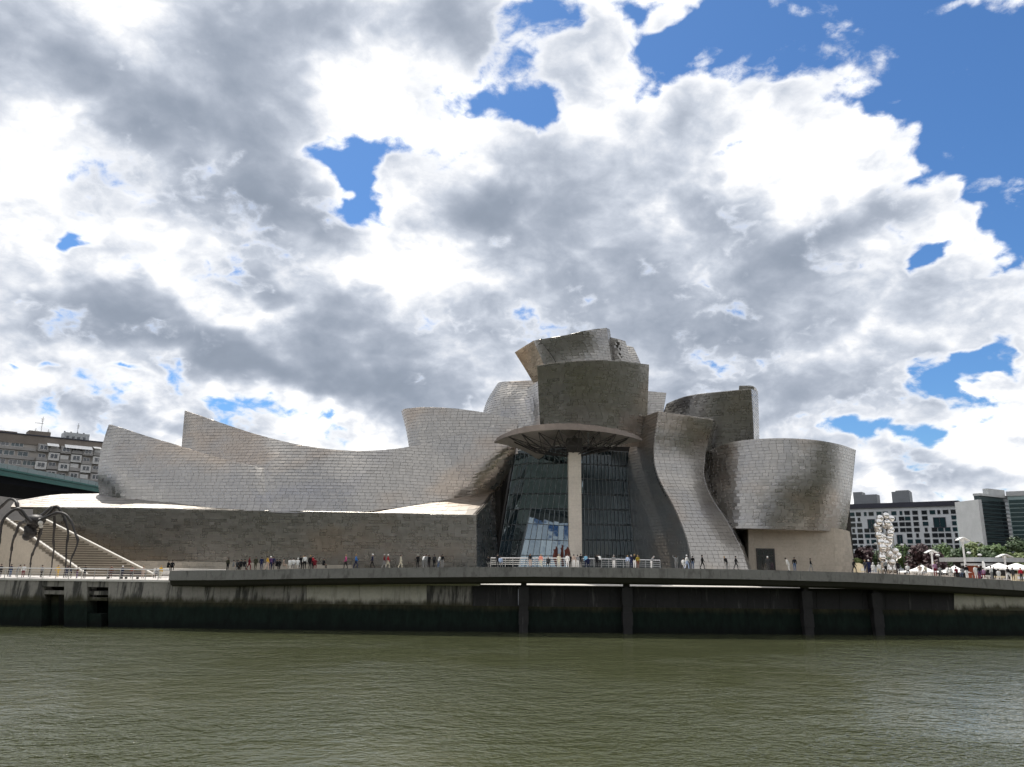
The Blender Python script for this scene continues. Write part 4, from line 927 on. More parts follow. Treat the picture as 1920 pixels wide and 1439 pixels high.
# ------------------------------------------------------------------ right bank
def build_right():
    f = Facade(1588, 318, 1812, 292, 1030); h = tag(empty('hotel_building', f.pt(20, 6.9)), 'long pale grey block with rows of small square windows behind the ball tower', 'building')
    zt = .5*(f.at(1600, 955)[1]+f.at(1790, 948)[1]); ur = f.at(1803, 1000)[0]
    m = MB(); f.box(m, -9, ur, 6, zt, -16, 0); m.build('wall', HOTEL, h)
    m = MB(); f.box(m, -9, ur+.4, zt+.004, zt+1.9, -16, .9); m.build('roof_edge', HOTEL_D, h)
    for x0, x1, y0 in ((1595, 1612, 936), (1612, 1640, 941), (1668, 1702, 935.5), (1675, 1700, 933)):
        ua, z1 = f.at(x0, y0); ub = f.at(x1, y0)[0]; m = MB(); f.box(m, ua, ub, zt+1.904, z1+3.2, -11 if x0 != 1675 else -10.5, -5 if x0 != 1675 else -5.6); m.build('roof_plant_box', MIDGREY, h)
    random.seed(5)
    cols = [1601, 1613, 1626, 1637, 1652, 1664, 1680, 1693.5, 1705, 1720, 1737.5, 1753, 1765, 1778, 1793]; rows = [965, 975.5, 986, 997, 1007.5, 1018.5, 1029]
    k = ur/(f.at(1803, 1000)[0])
    big = [(1626, 1642, 974, 992, 0), (1749, 1775, 970.5, 990, 0), (1681, 1694, 1003, 1022, 0)]
    for i, r in enumerate(rows):
        z = f.at(1700, r)[1]+.6
        for j, c in enumerate(cols):
            u = f.at(c, 1000)[0]; uw = .55 if (i*7+j*3+i*j) % 5 == 1 else 1.02
            pxr = r+(c-1700)*-.03
            if any(a-6 < c < b+4 and t-5 < pxr < e+3 for a, b, t, e, _ in big): continue
            f.window(h, u-uw, u+uw, z-.85, z+.85, 0, 1, .10, MIDGREY, random.choice((GLASSY, GLASSY, TEAL)), .1)
    for a, b, t, e, _ in big:
        ua, z1 = f.at(a, t); ub, z0 = f.at(b, e); f.window(h, ua, ub, z0, z1, 0, 2, .25, HOTEL_D, TEAL, .16)
    m = MB(); f.box(m, -24, -9.1, 6, zt-4, -16, -2); o = m.build('side_wing', MIDGREY, h)
    for i in range(6): f.window(h, -15, -12.4, f.at(1590, 972+i*11)[1], f.at(1590, 972+i*11)[1]+2, -2, 1, .15, HOTEL_D, GLASSY, .08)
    # tall grey slab tower with dark glazing
    g = Facade(1801, 262, 1846, 250, 1030); t = tag(empty('office_tower', g.pt(4, 6.9)), 'pale grey windowless slab tower with dark glazed side at the right edge', 'building')
    z1 = .5*(g.at(1803, 943)[1]+g.at(1844, 933)[1]); m = MB(); g.box(m, 0, g.len, 6, z1, -1.2, 0); m.build('wall', SLAB, t)
    m = MB(); g.box(m, -1.6, -.004, 6, g.at(1800, 972)[1], -3, -.9); m.build('side_panel', TEALP, t)
    g2 = Facade(1848, 250.5, 1912, 262, 1030); z2 = g2.at(1880, 934)[1]
    m = MB(); g2.box(m, .9, g2.len, 6, z2, -2, -.3); gw = m.build('glazed_wall', TEALD, t)
    n = 17; z = 9.
    for i in range(n):
        za = 8+(z2-9)*i/n; m = MB(); g2.box(m, .92, g2.len-.02, za, za+(z2-9)/n*.62, -.296, -.16); m.build('window_band', GLASSY, gw)
        m = MB(); g2.box(m, .91, g2.len-.01, za+(z2-9)/n*.64, za+(z2-9)/n*.97, -.298, -.08); m.build('spandrel', TEALD, gw)
    zz = max(z1, z2); m = MB(); g2.box(m, .85, g2.len+.3, zz+.004, zz+.8, -2.2, .3); m.build('roof', SLAB, t)
    ua = g2.at(1856, 930)[0]; m = MB(); g2.box(m, ua, ua+11, max(z1, z2)+.908, max(z1, z2)+2.8, -2.1, -.4); m.build('roof_plant_box', SLAB, t)
    g3 = Facade(1903, 258, 1990, 250, 1030); t2 = tag(empty('glass_office_building', g3.pt(3, 6.9)), 'blue-green glazed office block at the right picture edge', 'building')
    z3 = g3.at(1912, 930)[1]; m = MB(); g3.box(m, 0, g3.len, 6, z3, -2, 0); m.build('wall', TEALP, t2)
    for i in range(16):
        za = 8+(z3-9)*i/16; m = MB(); g3.box(m, .2, g3.len, za, za+(z3-9)/16*.8, .004, .15); m.build('window_band', BLUEGL, t2)
    m = MB(); g3.box(m, -.3, g3.len, z3+.004, z3+1.6, -2, .4); m.build('roof', SLAB, t2)
    # tower of mirror balls
    c = P(1668, 1066, 112); tw = tag(empty('ball_tower_sculpture', c), 'tall sculpture of stacked mirror-polished steel balls beside the promenade', 'sculpture')
    random.seed(11); balls = []; r = .62
    base = P(1668, 1072, 112); sc = 112*1.03/F
    rows = [(1072, [(-24, 0)]), ]
    for y in np.arange(1069, 962, -7.4):
        cx = 1660-(1070-y)*.02+(7 if y > 1025 else 0); half = 20 if y > 1030 else 18; nb = 3 if int(y) % 2 else 2
        for k in range(nb if y > 972 else 1):
            px = cx+(-half+2*half*(k+.5)/nb+random.uniform(-4.5, 4.5) if y > 972 else 3); py = y+random.uniform(-2.4, 2.4)
            balls.append((px, py, 112+random.uniform(-2.2, 2.2)))
        me = MB().ball((0, 0, 0), 1.0, 16, 12).mesh('ball', MIRROR, True)
    for px, py, Y in balls:
        o = bpy.data.objects.new('ball', me); C.objects.link(o); o.location = P(px, py, Y); o.scale = (random.uniform(.45, .54),)*3
        o.parent = tw; o.matrix_parent_inverse = Matrix.Translation(-Vector(tw.location))
    m = MB()
    for k in range(5): q = P(1652+k*7, 1060, 112+(k % 3-1)); m.tube([Vector((q.x, q.y, 6.9)), Vector((q.x, q.y, 13.5-2*(k % 2)))], .07, 5)
    m.build('support_rod', MIRROR, tw)
    # lamp posts with winged reflectors
    def lamp(px, ytop, ybase, Y, wing, lab):
        b = P(px, ybase, Y); top = P(px, ytop, Y); z1 = top.z; x = b.x
        l = tag(empty('street_lamp', (x, Y, b.z)), lab, 'street lamp', 'lamps with winged reflectors on the right bank')
        MB().tube([(x, Y, 6.9), (x, Y, z1)], [.17, .12], 8).build('pole', RAILM_W, l)
        for s_ in (-1, 1):
            q = [(x+s_*.06, Y-.55, z1+.30), (x+s_*wing, Y-.4, z1-.12), (x+s_*wing, Y+.4, z1-.12), (x+s_*.06, Y+.55, z1+.30)]
            MB().quadbox([(a, b_, c_-.10) for a, b_, c_ in q], q).build('reflector', WHITE, l)
        MB().box(x-.2, x+.2, Y-.2, Y+.2, z1-.004-.35, z1+.02).build('lamp_head', RAILM_W, l)
    lamp(1750, 1035, 1068, 116, .95, 'shorter lamp with white winged reflector above the left tent peak')
    lamp(1812, 1011.5, 1074, 114, .9, 'tallest lamp with white winged reflector right of the tents')
    lamp(1888, 1043, 1080, 116, 1.15, 'lamp with a wide winged reflector above the cafe parasols')
    for i, (px, py, lab) in enumerate(((1691, 1022, 'small globe lamp beside the ball tower before the purple tree'), (1758, 1041.5, 'small globe lamp left of the tallest lamp'), (1816.5, 1037, 'small globe lamp right of the tallest lamp'), (1837, 1041, 'small globe lamp above the left end of the kiosk roof'), (1898.5, 1040, 'small globe lamp above the right end of the kiosk roof'), (1642, 1020, 'small globe lamp just left of the ball tower'))):
        p = P(px, py, 135); g_ = tag(empty('globe_lamp', (p.x, 135, 6.9)), lab, 'street lamp', 'globe lamps among the trees')
        MB().tube([(p.x, 135, 6.9), (p.x, 135, p.z-.2)], .07, 6).build('pole', DARKM, g_); MB().ball(p, .28, 10, 6, sq=(1.3, 1.3, .8)).build('globe', WHITE, g_, True)
    # white stretched tent with two peaks
    def zy(px, Y): return P(px, float(np.interp(px, [1590, 1760, 1920], [1073, 1080, 1089])), Y).z
    for (x0, xp, x1, ypk, lab) in ((1703, 1727, 1765, 1057.5, 'white stretched tent canopy with a peak beside the ball tower'), (1762, 1789, 1822, 1059.5, 'white stretched tent canopy with a peak before the red kiosk wall')):
        tn = tag(empty('tent', P(xp, 1075, 113)), lab, 'tent', 'white tents on the promenade'); Y0, Y1 = 111.5, 117
        zb = P(xp, 1076, Y0).z; pk = P(xp, ypk, 114); n = 14; mb = MB()
        a, b = P(x0, 1072, Y0).x, P(x1, 1072, Y0).x; v = []
        for j in range(n+1):
            for i in range(n+1):
                x = a+(b-a)*i/n; y = Y0+(Y1-Y0)*j/n
                d = math.hypot((x-pk.x)/(b-a)*2.0, (y-114)/(Y1-Y0)*2.0); h_ = zb+.25+(pk.z-zb-.25)*max(0, math.exp(-2.1*d)-.04)/.96
                edge = max(abs(2*i/n-1), abs(2*j/n-1)); mb.v.append((x, y, h_-.5*max(0, edge-.7)))
        for j in range(n):
            for i in range(n):
                k_ = j*(n+1)+i; mb.f.append((k_, k_+1, k_+n+2, k_+n+1)); mb.mi.append(0)
        cv = mb.build('canvas', CANVAS, tn, True); so_ = cv.modifiers.new('thick', 'SOLIDIFY'); so_.thickness = .03
        MB().tube([(pk.x, 114, 6.9), (pk.x, 114, pk.z)], .06, 6).build('pole', RAILM, tn)
        for i, j in ((0, 0), (1, 0), (1, 1), (0, 1)):
            MB().tube([((a, b)[i], (Y0, Y1)[j], 6.9), ((a, b)[i], (Y0, Y1)[j], zb-.2)], .05, 5).build('corner_post', RAILM, tn)
    # cafe parasols
    for (px, py, Y, w, lab) in ((1873, 1060, 113, 2.0, 'white open parasol over the cafe tables, left one'), (1906, 1060.5, 112, 2.3, 'white open parasol over the cafe tables near the picture edge')):
        p = P(px, py, Y); pr = tag(empty('parasol', (p.x, Y, 6.9)), lab, 'parasol', 'white cafe parasols'); mb = MB(); top = p+Vector((0, 0, .35)); ring = [p+Vector((w*math.cos(a), w*math.sin(a), -.45)) for a in np.arange(8)*math.pi/4]
        for i in range(8):
            r0, r1 = ring[i], ring[(i+1) % 8]; mb.face([top, r0, r1]); mb.face([r0, r0-Vector((0, 0, .22)), r1-Vector((0, 0, .22)), r1])
        cv = mb.build('canopy', CANVAS, pr); MB().tube([(p.x, Y, 6.9), top], .05, 6).build('pole', CREAM, pr)
    p = P(1846, 1074, 114); cp_ = tag(empty('closed_parasol', (p.x, 114, 6.9)), 'folded white parasol standing upright by the red kiosk wall', 'parasol'); q = P(1844, 1053, 114)
    MB().lathe((p.x, 114, 0), [(.06, q.z), (.16, q.z-.15), (.24, q.z-1.0), (.30, p.z+.2), (.05, p.z+.15)], 8).build('canvas', CANVAS, cp_); MB().tube([(p.x, 114, 6.9), (p.x, 114, q.z+.1)], .05, 5).build('pole', CREAM, cp_)
    # kiosk
    k = tag(empty('kiosk', P(1850, 1075, 128)), 'flat-roofed grey kiosk with an orange-red wall panel among the trees', 'kiosk')
    a, b = P(1812, 1049.5, 126), P(1905, 1049.5, 126); MB().box(a.x, b.x, 124, 134, a.z-.35, a.z+.35).build('roof_slab', SLAB, k)
    a2, b2 = P(1822, 1058.5, 123), P(1872, 1058.5, 123); MB().box(a2.x, b2.x, 121.5, 126, a2.z-.2, a2.z+.15).build('lower_roof', SLAB, k)
    MB().box(a.x+2, b.x, 127, 133.5, 6.9, a.z-.354).build('wall', DARKM, k)
    ra, rb = P(1823, 1062, 124), P(1834, 1062, 124); MB().box(ra.x, rb.x, 123.5, 126, 6.9, a2.z-.22).build('red_panel', RED, k)
    # cream stall by the stone base, benches, planter box at the edge
    p0, p1 = P(1607, 1074, 108), P(1620, 1076, 108); zt_ = P(1607, 1056, 108).z; st = tag(empty('cream_stall', p0), 'cream wooden stall with a sloping top at the corner of the stone base', 'stall')
    MB().quadbox([(p0.x, 107, 6.9), (p1.x, 107, 6.9), (p1.x, 109, 6.9), (p0.x, 109, 6.9)], [(p0.x, 107, zt_), (p1.x, 107, zt_-.45), (p1.x, 109, zt_-.45), (p0.x, 109, zt_)]).build('cabin', CREAM, st)
    for zz in (.35, .9): MB().box(p0.x+.1, p1.x-.1, 106.9, 106.997, zt_-.35-zz-.4, zt_-.35-zz).build('shutter', STONE_L, st)
    for i, (x0, x1, yy, lab) in enumerate(((1707, 1723, 1074.5, 'white stone bench before the left tent, left end'), (1741, 1752, 1076.5, 'white stone bench before the left tent, right end'), (1843, 1856, 1084.5, 'white stone bench behind the purple-jacketed person'), (1866, 1883, 1085, 'cream bench before the parasols'))):
        wy = float(np.interp(x0, np.array(WALK)[:, 0], np.array(WALK)[:, 2]))+3.2; a, b = P(x0, yy, wy), P(x1, yy, wy); z = wk((x0+x1)/2).z
        bn = tag(empty('bench', (a.x, wy, z)), lab, 'bench', 'stone benches on the right walk'); MB().box(a.x, b.x, wy-.3, wy+.3, z+.30, z+.50).build('seat', STONE_L if i < 3 else CREAM, bn)
        for xx in (a.x+.1, b.x-.35): MB().box(xx, xx+.25, wy-.25, wy+.25, z-.02, z+.297).build('leg', STONE_L, bn)
    a, b = P(1900, 1084, 105), P(1935, 1086, 105); z = wk(1915).z; tb = tag(empty('cream_counter', (a.x, 105, z)), 'cream timber box counter at the right edge of the walk', 'counter')
    MB().box(a.x, b.x, 104.6, 105.6, z-.02, z+.85).build('front_box', CREAM, tb); MB().box(a.x-.08, b.x+.08, 104.5, 105.7, z+.854, z+.93).build('top', STONE_L, tb)
    MB().box(a.x+.3, b.x-.3, 104.55, 104.597, z+.25, z+.6).build('slot_panel', CANVAS, tb)
TEALP = material('pale_teal_panel', (.30, .40, .40), .5)
TEALD = material('dark_teal_wall', (.03, .05, .055), .3)
build_right()

# ------------------------------------------------------------------ trees
def tree(px, pytop, pybase, Y, rx, mat, label, n=2400, leaf=.34, group='trees beyond the promenade', seed=0, trunkh=.3, name='leafy_tree'):
    random.seed(seed+77); b = P(px, pybase, Y); top = P(px, pytop, Y).z; z0 = 6.9; H = top-z0; rw = rx*Y*1.03/F
    t = tag(empty(name, (b.x, Y, z0)), label, 'tree', group)
    tm = MB(); tm.tube([(b.x, Y, z0-.1), (b.x+.1, Y, z0+H*.35), (b.x, Y, z0+H*.7)], [.16+H*.012, .13+H*.008, .05], 7)
    lobes = []
    for k in range(11):
        a = random.uniform(0, 6.28); d = random.uniform(.15, .72); zz = z0+H*random.uniform(trunkh+.12, .84)
        c = Vector((b.x+rw*d*math.cos(a), Y+rw*d*math.sin(a), zz)); lobes.append((c, rw*random.uniform(.30, .50)))
        tm.tube([(b.x, Y, z0+H*random.uniform(.25, .45)), Vector((b.x, Y, z0+H*.5)).lerp(c, .5), c], [.09, .06, .02], 5)
    lobes.append((Vector((b.x, Y, z0+H*.80)), min(rw*.5, H*.2)))
    tm.build('trunk', BARK, t)
    mb = MB()
    for _ in range(n):
        c, r = random.choice(lobes); v = Vector((random.gauss(0, 1), random.gauss(0, 1), random.gauss(0, 1))).normalized()*r*random.uniform(.55, 1.08)
        v.z *= .8; p = c+v; s = leaf*random.uniform(.6, 1.35)
        n1 = (v.normalized()+Vector((random.uniform(-.8, .8), random.uniform(-.8, .8), random.uniform(-.2, 1)))).normalized()
        u = n1.orthogonal().normalized(); w = n1.cross(u); an = random.uniform(0, 6.28); u, w = u*math.cos(an)+w*math.sin(an), w*math.cos(an)-u*math.sin(an)
        mb.face([p-u*s, p+w*s*.62, p+u*s, p-w*s*.62])
    cr = mb.build('crown', mat, t); cr['kind'] = 'stuff'
    return t
for i, a in enumerate(((1618, 1024, 1075, 150, 26, LEAF_P, 'dark purple-leaved tree between the stone base and the ball tower'), (1722, 1022, 1078, 150, 34, LEAF_P, 'wide purple-leaved tree right of the ball tower'),
                       (1762, 1034, 1078, 142, 28, LEAF_P, 'lower purple-leaved tree behind the tents'), (1697, 1018, 1074, 190, 26, LEAF_G, 'green tree top over the left shoulder of the wide purple tree'),
                       (1775, 1016, 1076, 180, 32, LEAF_G, 'bright green tree behind the tallest lamp'), (1745, 1024, 1076, 175, 22, LEAF_D, 'dark green tree left of the tallest lamp'),
                       (1838, 1014, 1076, 185, 34, LEAF_L, 'pale green tree in front of the grey slab tower'), (1800, 1026, 1078, 165, 26, LEAF_D, 'dark green tree right of the tallest lamp'), (1880, 1020, 1078, 165, 32, LEAF_G, 'green tree behind the kiosk'),
                       (1912, 1003, 1078, 175, 34, LEAF_D, 'tall dark green tree before the dark glazed wall'), (1918, 1034, 1082, 128, 26, LEAF_L, 'light green bushy tree at the right picture edge'), (1858, 1030, 1078, 158, 24, LEAF_D, 'dark green tree above the kiosk roof'), (1655, 1030, 1076, 172, 24, LEAF_D, 'dark green tree behind the ball tower'))):
    tree(*a, seed=i, trunkh=.12)
tree(1612, 1044, 1076, 120, 9, LEAF_L, 'yellow-green spiky shrub beside the cream stall', 500, .3, 'shrubs by the stone base', 40, .1, 'leafy_shrub')

# ------------------------------------------------------------------ people
SKIN = material('skin', (.40, .25, .18), .55); HAIR = material('dark_hair', (.02, .015, .012), .5); SHOE = material('dark_shoes', (.02, .02, .02), .6)
CLOTH = {}
def cloth(c):
    if c not in CLOTH: CLOTH[c] = material('cloth_'+c, PAL[c], .85)
    return CLOTH[c]
PAL = dict(black=(.012, .012, .014), navy=(.015, .02, .06), white=(.78, .77, .75), grey=(.25, .25, .25), darkgrey=(.05, .05, .052), red=(.42, .02, .035), darkred=(.16, .012, .02), pink=(.62, .10, .28), blue=(.05, .20, .55), skyblue=(.22, .48, .68),
           lightblue=(.45, .55, .75), orange=(.80, .28, .12), salmon=(.80, .30, .22), yellow=(.65, .40, .06), mustard=(.32, .24, .03), cream=(.60, .56, .44), olive=(.05, .05, .03), brown=(.13, .05, .03), purple=(.10, .05, .14), beige=(.45, .34, .28), lilac=(.40, .22, .34), rust=(.32, .10, .06), denim=(.08, .12, .20))
PAL_HAT = {'white': (.8, .8, .78), 'greyhair': (.35, .34, .33), 'dark': (.02, .015, .012), 'fair': (.28, .18, .08)}
HATM = {k: material('hat_or_hair_'+k, v, .7) for k, v in PAL_HAT.items()}
def body_mesh(pose):
    """one continuous skinned body; segments carry the clothing class: 0 skin, 1 top, 2 trousers, 3 shoes"""
    J = {}; E = []
    def j(n, x, y, z, r): J[n] = ((x, y, z), r)
    sit = pose == 'sitting'; dz = -.40 if sit else 0
    lean = {'bending': .55, 'sitting': .12}.get(pose, .02)
    def up(x, y, z):   # lean the torso forward about the hips
        h = .93; a = lean; yy = y*math.cos(a)-(z-h)*math.sin(a); zz = h+(z-h)*math.cos(a)+y*math.sin(a); return x, yy, zz+dz
    j('pelvis', 0, 0, .93+dz, .155)
    for n, x, y, z, r in (('waist', 0, 0, 1.08, .14), ('chest', 0, 0, 1.30, .165), ('neckb', 0, .005, 1.46, .075), ('neck', 0, -.005, 1.53, .056), ('head', 0, -.015, 1.62, .098), ('crown', 0, -.005, 1.71, .085)):
        j(n, *up(x, y, z), r)
    E += [('pelvis', 'waist'), ('waist', 'chest'), ('chest', 'neckb'), ('neckb', 'neck'), ('neck', 'head'), ('head', 'crown')]
    for s, t in ((-1, 'l'), (1, 'r')):
        j('sh'+t, *up(.19*s, 0, 1.40), .075)
        arm = [(.25, .02, 1.13), (.27, -.06, .90), (.27, -.09, .82)]
        if pose == 'walking': arm = [(.25, .10*s, 1.14), (.26, .13*s-.08, .92), (.26, .14*s-.11, .84)]
        if pose == 'photographing': arm = [(.27, -.10, 1.18), (.14, -.30, 1.42), (.09, -.34, 1.50)]
        if pose == 'waving' and s > 0: arm = [(.36, -.04, 1.50), (.40, -.06, 1.76), (.41, -.06, 1.85)]
        if pose == 'sitting': arm = [(.25, -.06, 1.14), (.18, -.26, 1.02), (.14, -.32, .99)]
        if pose == 'bending': arm = [(.24, -.10, 1.12), (.22, -.24, .93), (.2, -.28, .86)]
        for n, a, r in zip(('el', 'wr', 'ha'), arm, (.050, .038, .042)): j(n+t, *up(a[0]*s, a[1], a[2]), r)
        E += [('chest', 'sh'+t), ('sh'+t, 'el'+t), ('el'+t, 'wr'+t), ('wr'+t, 'ha'+t)]
        st = .22*s if pose == 'walking' else 0
        if sit: leg = [(.10, -.02, .88+dz), (.13, -.44, .50), (.13, -.42, .10), (.13, -.56, .05)]
        else: leg = [(.10, 0, .86), (.11, -.03+st*.75, .49), (.11, .03+st*(1.25 if st > 0 else 1.0), .10), (.12, -.12+st*1.05, .05)]
        for n, a, r in zip(('hip', 'kn', 'an', 'to'), leg, (.105, .068, .05, .045)): j(n+t, a[0]*s, a[1], a[2], r)
        E += [('pelvis', 'hip'+t), ('hip'+t, 'kn'+t), ('kn'+t, 'an'+t), ('an'+t, 'to'+t)]
    names = list(J); me = bpy.data.meshes.new('b'); me.from_pydata([J[n][0] for n in names], [(names.index(a), names.index(b)) for a, b in E], [])
    o = bpy.data.objects.new('b', me); C.objects.link(o); md = o.modifiers.new('s', 'SKIN'); md.use_smooth_shade = True; o.modifiers.new('d', 'SUBSURF').levels = 1
    for i, n in enumerate(names): me.skin_vertices[0].data[i].radius = (J[n][1],)*2; me.skin_vertices[0].data[i].use_root = n == 'pelvis'
    dg = bpy.context.evaluated_depsgraph_get(); out = bpy.data.meshes.new_from_object(o.evaluated_get(dg)); bpy.data.objects.remove(o); bpy.data.meshes.remove(me)
    cls = {}
    for n in names: cls[n] = 0 if n in ('neck', 'head', 'crown') or n[:2] == 'ha' else (1 if n in ('waist', 'chest', 'neckb') or n[:2] in ('sh', 'el', 'wr') else (3 if n[:2] == 'to' else 2))
    pts = [Vector(J[n][0]) for n in names]; out.materials.clear()
    for m in (SKIN, SKIN, SKIN, SHOE): out.materials.append(m)
    for p in out.polygons:
        i = min(range(len(pts)), key=lambda k: (p.center-pts[k]).length-J[names[k]][1]*.6); p.material_index = cls[names[i]]; p.use_smooth = True
    hd = Vector(J['crown'][0]); hm = MB(); hm.ball(hd+Vector((0, .022, -.035)), .118, 10, 6, sq=(.92, 1.0, .86))
    hat = hm.mesh('hair', HAIR, True); fc = MB(); hp = Vector(J['head'][0]); fc.ball(hp+Vector((0, -.095, .0)), .022, 6, 4); nose = fc.mesh('nose', SKIN, True)
    return out, hat
POSES = {}
def person(px, py, Y, pose, top, low, hair, label, z=None, rot=0, scale=1.0):
    if pose not in POSES: POSES[pose] = body_mesh(pose)
    bm_, hm_ = POSES[pose]; p = P(px, py, Y)
    o = bpy.data.objects.new('person', bm_); C.objects.link(o); o.location = (p.x, Y, p.z if z is None else z); o.rotation_euler = (0, 0, rot); o.scale = (scale,)*3
    for i, m in ((1, cloth(top)), (2, cloth(low))): o.material_slots[i].link = 'OBJECT'; o.material_slots[i].material = m
    h = bpy.data.objects.new('hat' if hair == 'white' else 'hair', hm_); C.objects.link(h); h.parent = o; h.material_slots[0].link = 'OBJECT'; h.material_slots[0].material = HATM[hair]
    tag(o, label, 'person', 'people on the riverside walk')
S, W, T, B_, PH, WV = 'standing', 'walking', 'sitting', 'bending', 'photographing', 'waving'
